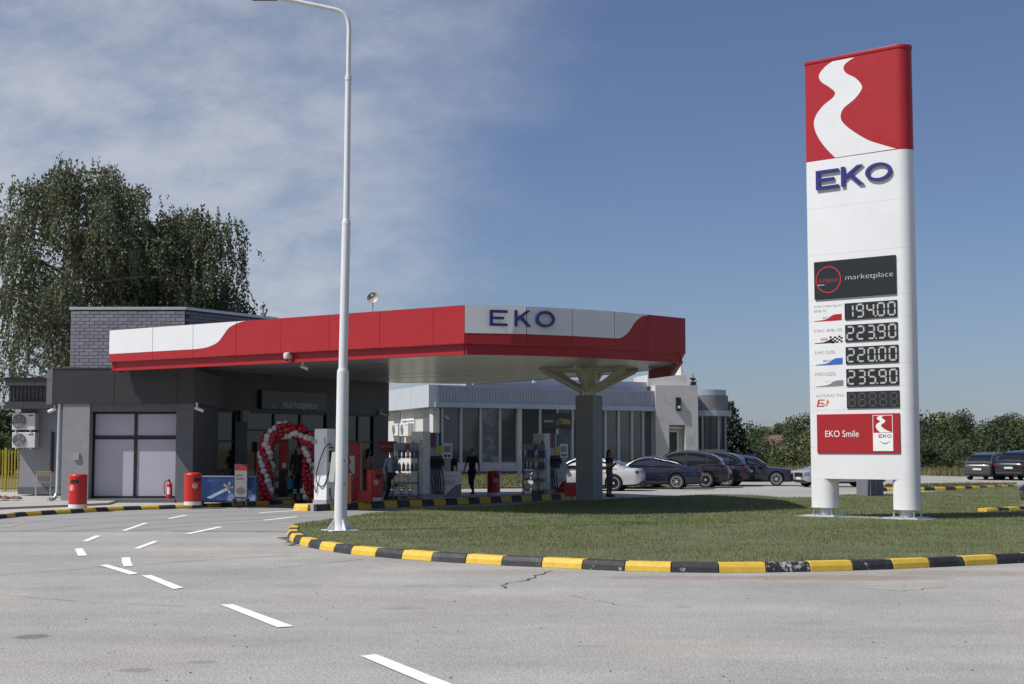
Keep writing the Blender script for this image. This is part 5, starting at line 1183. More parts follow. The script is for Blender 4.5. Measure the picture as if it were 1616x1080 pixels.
def person(label, loc, rz, H=1.75, pose=None, top=None, legs=None, shoes=None, hair=None, long_hair=False, sleeves=.5, strip=False, cap=None, woman=False):
    J = dict(pelvis=(0, 0, .95), chest=(0, 0, 1.32), neck=(0, .0, 1.49), head=(0, -.02, 1.635),
             sl=(.185, .01, 1.42), el=(.23, .02, 1.14), wl=(.235, -.06, .89), sr=(-.185, .01, 1.42), er=(-.23, .02, 1.14), wr=(-.235, -.06, .89),
             hl=(.095, 0, .92), kl=(.105, -.02, .5), al=(.11, .03, .09), hr=(-.095, 0, .92), kr=(-.105, -.02, .5), ar=(-.11, .03, .09))
    if pose: J.update(pose)
    J = {k: Vector(v) for k, v in J.items()}
    t = thing('person', label, 'person', loc, rz); f = .9 if woman else 1
    mb = MB()
    ellip(mb, J['pelvis'] + Vector((0, .01, -.01)), (.165, .125, .15)); ellip(mb, J['pelvis'].lerp(J['chest'], .5), (.145 * f, .11, .2)); ellip(mb, J['chest'] + Vector((0, .01, 0)), (.175 * f, .12, .2))
    capsule(mb, J['sl'], J['sr'], .065, .065); capsule(mb, J['chest'] + Vector((0, 0, .1)), J['neck'], .1, .058); capsule(mb, J['neck'], J['head'], .056, .055)
    ellip(mb, J['head'], (.078, .098, .118)); ellip(mb, J['head'] + Vector((0, -.03, -.05)), (.058, .066, .07)); capsule(mb, J['head'] + Vector((0, -.09, .01)), J['head'] + Vector((0, -.115, -.025)), .012, .017)
    for s in (-1, 1): ellip(mb, J['head'] + Vector((s * .08, .01, -.01)), (.014, .022, .034))
    bones = []
    for s in 'lr':
        sh, e, w = J['s' + s], J['e' + s], J['w' + s]; capsule(mb, sh, e, .056, .044); capsule(mb, e, w, .045, .03); d = (w - e).normalized()
        sg = 1 if s == 'l' else -1; fwd = Vector((0, -1, 0)); fwd = (fwd - d * fwd.dot(d)); fwd = fwd.normalized() if fwd.length > .1 else Vector((0, 0, 1)); lat = d.cross(fwd)
        pm = w + d * .07; capsule(mb, w, pm, .03, .034)
        for i, ln in enumerate((.065, .075, .07, .055)):
            b0_f = pm + fwd * (.032 - .021 * i) + d * .015; k_ = b0_f + d * ln * .55; capsule(mb, b0_f, k_, .0105, .010, 8, 2); capsule(mb, k_, k_ + (d - lat * .5 * sg).normalized() * ln * .55, .010, .009, 8, 2)
        capsule(mb, w + d * .02 + fwd * .02, w + d * .07 + fwd * .06, .013, .011, 8, 2)
        h, k_, a_ = J['h' + s], J['k' + s], J['a' + s]; capsule(mb, h, k_, .088, .062); capsule(mb, k_, a_, .062, .043); capsule(mb, a_ + Vector((0, .03, -.035)), a_ + Vector((sg * .015, -.15, -.05)), .048, .038)
        if s == 'l': pass
        bones += [(sh, e, 'ua'), (e, w, 'fa'), (w, w + d * .2, 'hand'), (h, k_, 'leg'), (k_, a_, 'leg'), (a_ + Vector((0, .03, -.04)), a_ + Vector((0, -.15, -.05)), 'shoe')]
    bones += [(J['pelvis'], J['pelvis'] + Vector((0, 0, -.02)), 'leg'), (J['pelvis'] + Vector((0, 0, .14)), J['chest'] + Vector((0, 0, .08)), 'top'), (J['neck'] + Vector((0, 0, .03)), J['head'], 'skin'), (J['sl'], J['sr'], 'top')]
    me = mb.mesh('body', [skin, top, legs, shoes]); o = bpy.data.objects.new('body', me); col.objects.link(o)
    rm = o.modifiers.new('r', 'REMESH'); rm.mode = 'VOXEL'; rm.voxel_size = .0125; sm_ = o.modifiers.new('s', 'SMOOTH'); sm_.iterations = 2; sm_.factor = .4
    m2 = bpy.data.meshes.new_from_object(o.evaluated_get(bpy.context.evaluated_depsgraph_get())); bpy.data.objects.remove(o); m2.name = 'body'
    m2.materials.clear()
    for m_ in (skin, top, legs, shoes): m2.materials.append(m_)
    n = len(m2.polygons); cs = np.empty(n * 3); m2.polygons.foreach_get('center', cs); cs = cs.reshape(-1, 3); best = np.full(n, 9e9); idx = np.zeros(n, np.int32)
    for a, b, kd in bones:
        a, b = np.array(a), np.array(b); ab_ = b - a; k_ = np.clip(((cs - a) @ ab_) / (ab_ @ ab_), 0, 1); d = np.linalg.norm(cs - (a + k_[:, None] * ab_), axis=1)
        mi = dict(hand=0, skin=0, top=1, leg=2, shoe=3, ua=1, fa=0)[kd]; mv = np.full(n, mi)
        if kd == 'fa' and sleeves > .9: mv[k_ < .93] = 1
        if kd == 'ua' and sleeves < .6: mv[k_ > .6] = 0
        r = d < best; best[r] = d[r]; idx[r] = mv[r]
    idx[(cs[:, 2] > J['pelvis'].z + .08) & (idx == 2)] = 1
    m2.polygons.foreach_set('material_index', idx); m2.polygons.foreach_set('use_smooth', np.ones(n, bool))
    if len(m2.polygons) and H != 1.75:
        pass
    b = link('body', m2, t)
    k_ = H / 1.75; t.scale = (k_, k_, k_)
    hb = MB(); hd = J['head']
    ellip(hb, hd + Vector((0, .018, .03)), (.086, .098, .108))
    if long_hair: capsule(hb, hd + Vector((0, .06, .02)), hd + Vector((0, .085, -.26)), .085, .06); 
    for v in range(len(hb.v)):
        x, y, z = hb.v[v]
        if y < hd.y - .045 and z < hd.z + .06: hb.v[v] = (x, hd.y - .02 + (y - hd.y) * .1, z)
    hb.build('hair', hair, t, False, smooth=80)
    for s in (-1, 1): e_ = MB(); ellip(e_, hd + Vector((s * .032, -.092, .005)), (.012, .008, .009), 8, 4); e_.build('eye', black, t, False)
    if strip:
        for s in 'lr':
            for z in (.24, .33):
                kk = (z - J['a' + s].z) / (J['k' + s].z - J['a' + s].z); p_ = J['a' + s].lerp(J['k' + s], kk); e_ = MB(); e_.lathe([(.066, -.022), (.068, 0), (.068, .022)], 14, p_); e_.build('reflective_band', txw, t, False)
    return t
dk = mat('black_cloth', (.014, .014, .016), .85, var=.15); dk2 = mat('dark_trousers', (.02, .02, .026), .85, var=.15); shoe = mat('dark_shoe', (.018, .016, .015), .5)
shirt = mat('pale_blue_shirt', (.40, .47, .60), .8, var=.06); hairb = mat('dark_hair', (.012, .009, .007), .6); kh = mat('khaki_cloth', (.10, .09, .075), .85, var=.15); pinkc = mat('pale_pink_top', (.45, .33, .31), .85)
walk = dict(kl=(.10, -.16, .53), al=(.10, -.10, .13), kr=(-.10, .02, .50), ar=(-.10, .26, .14), el=(.24, .12, 1.15), wl=(.24, .1, .9), er=(-.24, -.06, 1.15), wr=(-.24, -.2, .93))
g = G(745, 782.5); person('man in black T-shirt and trousers walking past the dispensers', (g.x, g.y, 0), R(-28), 1.77, walk, dk, dk2, shoe, hairb)
wk2 = dict(walk, el=(.23, .05, 1.15), wl=(.17, -.18, 1.05), er=(-.24, .1, 1.14), wr=(-.25, .02, .9))
g = G(617, 788, .16); person('man in pale blue shirt striding past the bottle rack', (g.x, g.y + .3, .0), R(35), 1.74, wk2, shirt, dk2, shoe, hairb, sleeves=1)
g = Vector((at(712, 740, 50.5).x, 50.5, 0)); person('dark haired person in black behind the diesel promotion board', g, R(-30), 1.68, None, dk, dk2, shoe, hairb, long_hair=True, woman=True)
arms = dict(el=(.24, -.02, 1.14), wl=(.06, -.2, 1.2), er=(-.24, -.02, 1.14), wr=(-.06, -.22, 1.24))
g = G(962, 784.5); person('woman in black top and khaki trousers standing behind the grey column', (g.x, g.y, 0), R(60), 1.74, arms, dk, kh, shoe, hairb, long_hair=True, woman=True)
g = Vector((at(471, 780, 46.5).x, 46.5, .112)); person('attendant in dark overalls with reflective trouser bands in the arch', g, R(10), 1.76, dict(er=(-.25, .03, 1.14), wr=(-.27, -.06, .92)), dk, dk2, shoe, hairb, strip=True, sleeves=1)
g = Vector((at(581, 740, 50.0).x, 50.0, .112)); person('long haired person in pale top near the tall red cabinet', g, R(150), 1.66, None, pinkc, dk2, shoe, hairb, long_hair=True, woman=True)
zr_ = wt1 + .0
p = GP2.pt(g2(1096.5, 600)[0], wt1, -.6)
sit = dict(pelvis=(0, .05, .12), chest=(0, 0, .48), neck=(0, -.02, .65), head=(0, -.05, .79), sl=(.185, 0, .58), sr=(-.185, 0, .58), el=(.23, -.16, .40), er=(-.23, -.16, .40), wl=(.10, -.36, .36), wr=(-.10, -.36, .36), hl=(.095, .02, .11), hr=(-.095, .02, .11), kl=(.14, -.32, .40), kr=(-.14, -.32, .40), al=(.12, -.26, .09), ar=(-.12, -.26, .09))
person('person in dark clothes sitting on the showroom roof corner', p, R(20), 1.75, sit, dk, dk2, shoe, hairb)
# ================================================================== CARS
car_glass = mat('car_glass', (.006, .007, .008), .03, spec=.4, var=.03); tyre = mat('tyre', (.016, .016, .017), .8); trimb = mat('car_trim', (.012, .012, .013), .5)
chrome = mat('chrome', (.6, .6, .61), .18, 1.0, var=.03); alloy = mat('alloy', (.62, .62, .63), .3, .35, var=.05); plate_m = mat('plate', (.62, .62, .60), .5); tail = mat('tail_lamp', (.16, .008, .010), .15, coat=.5); head_m = mat('head_lamp', (.45, .47, .5), .08, coat=.5, metal=.3)
def paint(n, c, metal=.35): return mat(n, c, .3, metal if max(c) > .3 else 0, var=.03, coat=1.0, spec=.3)
SPEC = {   # L, W, H, wheelbase, wheel r, ride, belt, hood height, deck height, cabin x: windscreen foot, roof front, roof rear, rear foot (from the front bumper, fractions of L)
 'sedan': (4.85, 1.86, 1.45, 2.88, .34, .20, .92, .88, .97, .26, .43, .66, .87), 'suv': (4.50, 1.90, 1.68, 2.66, .37, .26, 1.06, 1.04, 1.05, .24, .42, .76, .955),
 'hatch': (4.05, 1.72, 1.47, 2.50, .31, .19, .93, .90, .95, .20, .40, .80, .965), 'wagon': (4.30, 1.78, 1.56, 2.60, .33, .20, .96, .94, .96, .20, .40, .76, .965)}
def car_meshes(kind, pm):
    L_, W, H, wb, wr, ride, belt, hood, deck, c0, c1, c2, c3 = SPEC[kind]; parts = []
    hx = L_ / 2; fx = -hx                      # x from -hx (front) to +hx (rear): the car looks along -x
    X = lambda f: fx + f * L_
    axf, axr = X(.5) - wb / 2 - .04 * L_ * .5, X(.5) + wb / 2 - .04 * L_ * .5
    # lower body: stations of (x, z bottom, z top, half width)
    stn = [(0.0, ride + .12, hood - .26, W / 2 * .80), (.012, ride + .05, hood - .17, W / 2 * .88), (.05, ride, hood - .09, W / 2 * .955), (.14, ride, hood - .03, W / 2 * .985), (c0, ride, hood + .02, W / 2), (.38, ride - .01, belt - .01, W / 2), (.55, ride - .01, belt, W / 2), (.72, ride, belt + .02, W / 2), (c3 - .06, ride, deck, W / 2 * .99), (.95, ride + .02, deck - .01, W / 2 * .955), (.985, ride + .06, deck - .06, W / 2 * .90), (1.0, ride + .14, deck - .18, W / 2 * .84)]
    fn = catmull(stn, 3); rings = []
    for f, zb_, zt_, hw in fn:
        h = zt_ - zb_; half = [(hw * .86, zb_), (hw * .965, zb_ + h * .10), (hw * .995, zb_ + h * .34), (hw, zb_ + h * .56), (hw * .985, zb_ + h * .78), (hw * .94, zb_ + h * .93), (hw * .84, zt_ - .005), (hw * .45, zt_ + .012)]
        rings.append([(X(f), -y, z) for y, z in half] + [(X(f), y, z) for y, z in reversed(half)])
    mb = MB(); n = len(rings[0]); vs = [v for r in rings for v in r]
    mb.add(vs, [(i * n + j, i * n + (j + 1) % n, (i + 1) * n + (j + 1) % n, (i + 1) * n + j) for i in range(len(rings) - 1) for j in range(n)] + [tuple(range(n)), tuple(range((len(rings) - 1) * n, len(rings) * n))])
    me = mb.mesh('body', [pm, trimb]); o = bpy.data.objects.new('b', me); col.objects.link(o)
    ct = MB()
    for ax in (axf, axr): 
        for s in (-1, 1): ct.tube([(ax, s * (W / 2 - .30), wr), (ax, s * (W / 2 + .3), wr)], wr + .055, 28)
    co = bpy.data.objects.new('c', ct.mesh('c', trimb)); col.objects.link(co)
    bo = o.modifiers.new('b', 'BOOLEAN'); bo.object = co; bo.operation = 'DIFFERENCE'; bo.solver = 'EXACT'
    m2 = bpy.data.meshes.new_from_object(o.evaluated_get(bpy.context.evaluated_depsgraph_get())); bpy.data.objects.remove(o); bpy.data.objects.remove(co)
    m2.materials.clear(); m2.materials.append(pm); m2.materials.append(trimb); m2.name = 'body'
    for p in m2.polygons:
        c = p.center; p.material_index = 0
        for ax in (axf, axr):
            if math.hypot(c.x - ax, c.z - wr) < wr + .05 and abs(c.y) < W / 2 - .02: p.material_index = 1
        if c.z < ride + .09 and abs(p.normal.z) < .9: p.material_index = 1
    m2.polygons.foreach_set('use_smooth', [True] * len(m2.polygons)); m2.set_sharp_from_angle(angle=R(38)); parts.append(('body', m2, None))
    # cabin
    wbt, wrf = W / 2 * .93, W / 2 * .70; zb1, zb2 = hood + .015, deck - .005; zrf = H
    def side(f):  # roof line height at fraction
        return 0
    xs = [X(c0), X(c1), X((c1 + c2) / 2), X(c2), X(c3)]; zs = [zb1, zrf - .045, zrf, zrf - .05, zb2]
    prof = catmull([(X(c0), zb1), (X(c0 * .45 + c1 * .55), zb1 + (zrf - zb1) * .60), (X(c1), zrf - .06), (X((c1 + c2) / 2), zrf), (X(c2), zrf - .10), (X(c2 * .4 + c3 * .6), zb2 + (zrf - zb2) * .52), (X(c3), zb2)], 4)
    def hw(x, z): zb_ = zb1 + (zb2 - zb1) * (x - X(c0)) / (X(c3) - X(c0)); k = max(0, min(1, (z - zb_) / (zrf - zb_))); return wbt + (wrf - wbt) * k ** 1.15
    mb = MB(); rows = []
    for x, z in prof:
        zb_ = belt - .03; w = hw(x, z); r = [(x, -wbt, min(zb_, z)), (x, -hw(x, (z + zb_) / 2) if z > zb_ else -wbt, (z + zb_) / 2), (x, -w - .0, z - .03), (x, -w * .88, z + .0), (x, -w * .45, z + .022), (x, w * .45, z + .022), (x, w * .88, z), (x, w, z - .03), (x, hw(x, (z + zb_) / 2) if z > zb_ else wbt, (z + zb_) / 2), (x, wbt, min(zb_, z))]; rows.append(r)
    n = 10; mb.add([v for r in rows for v in r], [(i * n + j, i * n + j + 1, (i + 1) * n + j + 1, (i + 1) * n + j) for i in range(len(rows) - 1) for j in range(n - 1)])
    parts.append(('cabin', mb.mesh('cabin', pm, smooth=38), None))
    # side glass: outline from the roof profile, inset, mapped on the cabin side
    ztop = lambda x: np.interp(x, [p[0] for p in prof], [p[1] for p in prof])
    def sideglass(x0, x1, ins=.085):
        pts = []
        for i in range(9): x = x0 + (x1 - x0) * i / 8; pts.append((x, ztop(x) - ins))
        pts = [p for p in pts if p[1] > belt + .06]
        if len(pts) < 2: return None
        xa_, xb_ = pts[0][0], pts[-1][0]
        return pts + [(xb_, belt + .02), (xa_ - (.10 if x0 < X(c1) else 0), belt + .02)]
    cuts = [X(c0) + .22, X(c1 + .5 * (c2 - c1) - .015) , X(c2 + .15 * (c3 - c2)), X(c3) - .12] if kind in ('suv', 'wagon', 'hatch') else [X(c0) + .22, X(c1 + .5 * (c2 - c1)), X(c2 + .55 * (c3 - c2))]
    for s in (-1, 1):
        for a, b in zip(cuts[:-1], cuts[1:]):
            g_ = sideglass(a + .03, b - .03)
            if not g_: continue
            def mp3(p, off): 
                zb_ = belt - .03; zt_ = ztop(p[0]); zm_ = (zt_ - .03); w0 = hw(p[0], (zt_ + zb_) / 2); w1 = hw(p[0], zt_); zmid = (zt_ + zb_) / 2
                w_ = wbt + (w0 - wbt) * (p[1] - zb_) / max(zmid - zb_, .01) if p[1] < zmid else w0 + (w1 - w0) * (p[1] - zmid) / max(zm_ - zmid, .01)
                return (p[0], s * (w_ + off), p[1])
            m_ = MB(); m_.loops([mp3(p, -.004) for p in g_], [mp3(p, .008) for p in g_]); parts.append(('side_window', m_.mesh('side_window', car_glass), None))
        # chrome line under the glass, door seams and handles
        gp = [(x, z - .06) for x, z in prof if z - .06 > belt + .05]
        m_ = MB(); m_.tube([(x, s * (hw(x, z) + .012), z) for x, z in gp], .014, 5); parts.append(('roof_trim', m_.mesh('roof_trim', chrome if kind == 'sedan' else trimb), None))
        m_ = MB(); m_.box(((X(c0) + X(c3)) / 2 + .1, s * (wbt + .012), belt + .005), ((X(c3) - X(c0)) * .72, .012, .018)); parts.append(('window_trim', m_.mesh('window_trim', chrome), None))
        for f in (c1 + .5 * (c2 - c1) - .06, c2 - .02 if kind != 'sedan' else c2 + .04):
            m_ = MB(); m_.box((X(f), s * (W / 2 * .985), belt - .13), (.2, .03, .03)); parts.append(('door_handle', m_.mesh('door_handle', pm, bevel=.008), None))
        m_ = MB(); m_.box((X(c0) + .42, s * (W / 2 + .06), belt + .06), (.16, .2, .13)); parts.append(('mirror', m_.mesh('mirror', pm, bevel=.035), None))
    def patch(xa_, xb_, name, inset=.1):
        pr = [p for p in prof if xa_ <= p[0] <= xb_]
        if len(pr) < 2: return
        m_ = MB(); k = []
        for x, z in pr: w = hw(x, z) - inset; k += [(x, -w, z), (x, -w * .5, z), (x, w * .5, z), (x, w, z)]
        nrm = Vector((-(pr[-1][1] - pr[0][1]), 0, pr[-1][0] - pr[0][0])).normalized() * .028
        k = [tuple(Vector(v) + nrm) for v in k]; m_.add(k, [(i * 4 + j, i * 4 + j + 1, i * 4 + 5 + j, i * 4 + 4 + j) for i in range(len(pr) - 1) for j in range(3)]); parts.append((name, m_.mesh(name, car_glass, smooth=60), None))
    patch(X(c0) + .08, X(c1) - .02, 'windscreen'); patch(X(c2) + .04, X(c3) - .08, 'rear_window')
    # lamps, plates, grille, bumper strip
    for s in (-1, 1):
        m_ = MB(); m_.box((X(.022), s * W * .36, hood - .21), (.20, .42, .14), rz=s * .32); parts.append(('headlight', m_.mesh('headlight', head_m, bevel=.04), None))
        m_ = MB(); m_.box((X(.975), s * W * .375, deck - .16), (.17, .40, .12 if kind != 'suv' else .16), rz=-s * .25); parts.append(('tail_light', m_.mesh('tail_light', tail, bevel=.04), None))
    m_ = MB(); m_.box((X(.008), 0, hood - .32), (.12, W * .5, .2)); parts.append(('grille', m_.mesh('grille', trimb, bevel=.03), None))
    m_ = MB(); m_.box((X(.001) - .015, 0, ride + .22), (.02, .5, .11)); parts.append(('number_plate', m_.mesh('number_plate', plate_m), None))
    m_ = MB(); m_.box((X(.999) + .012, 0, deck - .33), (.02, .5, .11)); parts.append(('number_plate', m_.mesh('number_plate', plate_m), None))
    m_ = MB(); m_.box((X(.985), 0, ride + .14), (.16, W * .82, .16)); parts.append(('rear_bumper', m_.mesh('rear_bumper', trimb, bevel=.04), None))
    m_ = MB(); m_.box((X(.018), 0, ride + .10), (.16, W * .78, .12)); parts.append(('front_bumper', m_.mesh('front_bumper', trimb, bevel=.04), None))
    if kind in ('suv', 'wagon'):
        for s in (-1, 1): m_ = MB(); m_.tube([(X(c1) + .15, s * wrf * .93, H + .01), (X(c1) + .3, s * wrf * .93, H + .05), (X(c2) - .3, s * wrf * .93, H + .05), (X(c2) - .1, s * wrf * .93, H + .0)], .018, 6); parts.append(('roof_rail', m_.mesh('roof_rail', trimb if 'black' in pm.name else alloy), None))
    # wheels: tyre + rim with spokes
    Mx = Matrix.Rotation(R(90), 3, 'X')
    tm_ = MB().lathe([(wr * .66, -.10), (wr * .93, -.105), (wr, -.075), (wr, .075), (wr * .93, .105), (wr * .66, .10)], 28, (0, 0, 0), Mx).mesh('wheel', tyre, smooth=40)
    rb = MB(); rb.lathe([(wr * .67, .06), (wr * .70, .108), (wr * .64, .108), (wr * .60, .05)], 28, (0, 0, 0), Mx); rb.lathe([(wr * .15, .04), (wr * .14, .10), (wr * .05, .105)], 14, (0, 0, 0), Mx)
    for k in range(10):
        a = 2 * math.pi * k / 10 + (k % 2) * .12; d = Vector((math.cos(a), 0, math.sin(a))); u = Vector((-d.z, 0, d.x)) * wr * .055
        q = [d * wr * .1 - u, d * wr * .64 - u * .8, d * wr * .64 + u * .8, d * wr * .1 + u]; rb.loops([v + Vector((0, -.07, 0)) for v in q], [v + Vector((0, -.10, 0)) for v in q])
    rm_ = rb.mesh('rim', alloy, smooth=35); bk_ = MB().lathe([(wr * .66, .02), (wr * .66, .03)], 24, (0, 0, 0), Mx).mesh('brake_shadow', trimb)  # black disc paints the shade behind the spokes around the brake
    for ax in (axf, axr):
        for s in (-1, 1): parts.append(('wheel', tm_, ((ax, s * (W / 2 - .125), wr), s, rm_, bk_)))
    return parts
CACHE = {}
def car(kind, pm, px, py, heading, label, z=0, scale=1):
    """px, py: photograph pixel of the car's middle on the ground; heading: the way it looks"""
    g = G(px, py, z); t = thing('parked_car', label, 'car', (g.x, g.y, z), heading + math.pi, 'cars parked round the station'); t.scale = (scale,) * 3
    key = (kind, pm.name)
    if key not in CACHE: CACHE[key] = car_meshes(kind, pm)
    for nm, me, extra in CACHE[key]:
        o = link(nm, me, t)
        if extra:
            pos, s, rm_, bk_ = extra; o.location = pos; o.rotation_euler = (0, 0, 0 if s < 0 else math.pi)
            link('rim', rm_, o); link('brake_shade_disc', bk_, o)
    return t
def carw(kind, pm, px, py, h, label):
    L_, W, H, wb = SPEC[kind][:4]; ax = wb / 2 - .02 * L_; g = G(px, py); d = Vector((math.cos(h), math.sin(h), 0)); n = Vector((-d.y, d.x, 0))
    c = g + d * ax - n * (W / 2 - .1)
    t = car(kind, pm, 808, 780, h, label); t.location = (c.x, c.y, 0); return t
navyp = paint('midnight_blue_paint', (.008, .010, .030)); blackp = paint('black_car_paint', (.008, .008, .011), .2); silverp = paint('silver_car_paint', (.50, .51, .53), .6); greyp = paint('dark_grey_car_paint', (.045, .045, .052), .5); bluep = paint('slate_blue_car_paint', (.012, .015, .032)); whitep = paint('silver_white_car_paint', (.62, .63, .65), .3)
carw('sedan', whitep, 969, 775.5, R(165), 'silver white sedan parked behind the woman at the column')
carw('sedan', navyp, 1068, 772.5, R(167), 'midnight blue sedan with bright multi spoke wheels parked beside the silver white one')
carw('suv', blackp, 1114, 770.3, R(163), 'black sport utility car parked just behind the midnight blue sedan')
carw('suv', paint('black_blue_car_paint', (.007, .007, .012), .2), 1147, 768.0, R(158), 'black sport utility car showing its tail between two sedans')
car('sedan', bluep, 1176, 766.3, R(-12), 'slate blue sedan facing the silver hatchback')
car('hatch', silverp, 1324, 768.5, R(192), 'silver hatchback half hidden behind the totem legs')
car('wagon', greyp, 1563, 757.0, R(52), 'dark grey estate car parked by the far bushes')
car('suv', paint('navy_black_car_paint', (.01, .011, .02), .2), 1617, 757.6, R(48), 'navy black estate parked against the dark grey one')
e_ = G(1609, 806.5, .085); 
car('sedan', paint('graphite_car_paint', (.035, .036, .045), .5), 1622 + 2.42 / e_.y * F, 804, R(180), 'graphite car whose bumper just enters beside the lane kerb', .085)
# grey utility box behind the totem
g = G(1377, 786.5); ub = thing('utility_box', 'grey utility box partly draped, standing behind the totem', 'box', (g.x, g.y + .35, 0), R(28))
mb = MB(); mb.box((0, 0, .62), (.74, .62, 1.24)); mb.build('cabinet', mat('utility_grey', (.15, .165, .18), .6), ub, False, bevel=.015)
mb = MB(); mb.box((0, 0, 1.26), (.8, .68, .05)); mb.build('lid', mat('utility_lid', (.2, .21, .22), .6), ub, False)
mb = MB(); n = 12; top_ = [(-.40 + .45 * i / n, -.33 - .03 * math.sin(i * 1.9), 1.2) for i in range(n + 1)]; bot = [(-.52 + .5 * i / n, -.36 - .07 * math.sin(i * 1.9 + .5), .02) for i in range(n + 1)]
mb.add(top_ + bot, [(i, i + 1, n + 2 + i, n + 1 + i) for i in range(n)]); mb.build('drape', mat('grey_tarp', (.22, .22, .25), .7), ub, False, smooth=60)
g = G(1358, 783); wp = thing('white_post', 'short white post next to the grey utility box', 'post', (g.x, g.y, 0)); mb = MB(); mb.box((0, 0, .5), (.16, .16, 1.0)); mb.build('shaft', white_dirty, wp, False, bevel=.015); mb = MB(); mb.box((0, 0, 1.02), (.2, .2, .05)); mb.build('cap', white_dirty, wp, False)
g = G(1222, 760); ps_ = thing('parking_sign', 'small blue parking sign on a post among the bushes', 'sign', (g.x, g.y + 8, 0)); mb = MB(); mb.box((0, 0, 1.1), (.75, .05, .75)); pq_ = mb.build('plate', mat('sign_blue_dark', (.02, .03, .09), .5), ps_, False); mb = MB(); mb.tube([(0, .04, 0), (0, .04, 1.1)], .03, 8); mb.build('post', steel, ps_, False)
PP = VPl((g.x - .3, g.y + 7.97), (g.x + .3, g.y + 7.97)); text_rect(PP, 'P', .2, .9, .42, 1.32, .004, 'symbol', txw, pq_)
# ================================================================== TREES
def leafquads(C, size, flat=.0, down=False):
    """one rhombus per centre, random facing"""
    n = len(C); a = rng.normal(size=(n, 3)); 
    if down: a[:, 2] -= 1.6
    a /= np.linalg.norm(a, axis=1)[:, None]; b = rng.normal(size=(n, 3)); b -= a * (a * b).sum(1)[:, None]; b /= np.linalg.norm(b, axis=1)[:, None]
    s = size * rng.uniform(.6, 1.4, n)[:, None]; V = np.empty((n, 4, 3)); V[:, 0] = C - a * s; V[:, 1] = C + b * s * .55; V[:, 2] = C + a * s; V[:, 3] = C - b * s * .55
    return V.reshape(-1, 3)
birch_leaf = mat('birch_leaf', (.120, .138, .070), .6, var=.3, scale=.9, fine=.3, fscale=7, trans=.3)
bark = mat('birch_bark', (.30, .28, .25), .8, var=.2, scale=4, c2=(.05, .045, .04), c2lo=.5, c2hi=.6, c2scale=5); bark_d = mat('dark_bark', (.07, .055, .042), .9, var=.2, scale=6)
def birch(label, x, y, H, crown, nl, seed, lean=0):
    """crown: list of (z fraction, radius) giving the outline of the drooping crown"""
    r_ = random.Random(seed); t = thing('birch_tree', label, 'tree', (x, y, 0), 0, 'birches behind the shop')
    tp = [Vector((lean * k * H + .3 * k * math.sin(k * 6 + seed), .25 * k * math.cos(k * 5), k * H * .93)) for k in [i / 12 for i in range(13)]]
    mb = MB(); mb.tube(tp, [.22 * (1 - k / 13) ** 1.2 + .010 for k in range(13)], 10); mb.build('trunk', bark, t, False, smooth=60)
    rad = lambda f: np.interp(f, [c[0] for c in crown], [c[1] for c in crown])
    lm = MB(); leaves = []; tw = MB()
    for i in range(nl):
        f = .2 + .79 * (i + r_.random()) / nl; a = i * 2.4 + r_.uniform(-.5, .5); b = tp[0].lerp(tp[-1], f); k = f * 12; b = tp[int(k)].lerp(tp[min(int(k) + 1, 12)], k - int(k))
        ln = rad(f) * r_.uniform(.7, 1.08); d = Vector((math.cos(a), math.sin(a), 0)); rise = ln * r_.uniform(.15, .5) * (1.25 - f)
        pts = catmull([tuple(b), tuple(b + d * ln * .35 + Vector((0, 0, rise * .6))), tuple(b + d * ln * .7 + Vector((0, 0, rise * .95))), tuple(b + d * ln + Vector((0, 0, rise * .75)))], 5)
        pts = [(p[0], p[1], min(p[2], H * 1.01)) for p in pts]
        lm.tube(pts, [.07 * (1 - j / len(pts)) + .010 for j in range(len(pts))], 5)
        dens = r_.choice((.4, .7, .9, 1.2)) * (.5 if f < .42 else 1); lo_ = r_.choice((3, 5, 8))
        for j in range(lo_, len(pts)):
            for q in range(int(round((3 if j < 8 else 5) * dens + r_.random() * .6))):
                s = Vector(pts[j]) + Vector((r_.gauss(0, .34), r_.gauss(0, .34), r_.gauss(.05, .22))); sl = r_.uniform(.5, 1.7) * (1.15 if f > .5 else .8)
                sw = Vector((r_.gauss(0, .16), r_.gauss(0, .16), 0)); m = max(5, int(sl * 19)); u = np.linspace(0, 1, m)[:, None]; sw = sw + d * r_.uniform(0, .35)
                P = np.array(s) + np.array(sw) * u + np.array((0, 0, -sl)) * u ** 1.1 + rng.normal(size=(m, 3)) * .048
                leaves.append(P)
                if q == 0: tw.tube([s, s + sw * .5 - Vector((0, 0, sl * .5)), s + sw - Vector((0, 0, sl))], .006, 3)
    lm.build('limbs', bark, t, False, smooth=60); o = tw.build('twigs', bark_d, t, False); o['kind'] = 'stuff'
    C = np.concatenate(leaves); o = fast_mesh('crown', leafquads(C, .075, down=True), 4, birch_leaf, t); return t
birch('tall weeping birch behind the brick block, trunk left of the wall', at(108, 600, 61).x, 61, 15.0, [(0, 2.4), (.25, 4.4), (.5, 4.6), (.75, 4.0), (.9, 3.0), (1, 1.6)], 64, 3)
birch('broad weeping birch rising over the brick block and canopy', at(292, 600, 64).x, 64, 13.5, [(0, 2.5), (.3, 4.0), (.55, 3.8), (.8, 3.0), (.92, 2.3), (1, 1.3)], 54, 8)
birch('smaller weeping birch filling the gap between the two tall birches', at(205, 600, 67).x, 67, 13.6, [(0, 1.5), (.3, 3.0), (.6, 3.4), (.85, 2.6), (1, 1.3)], 50, 12)
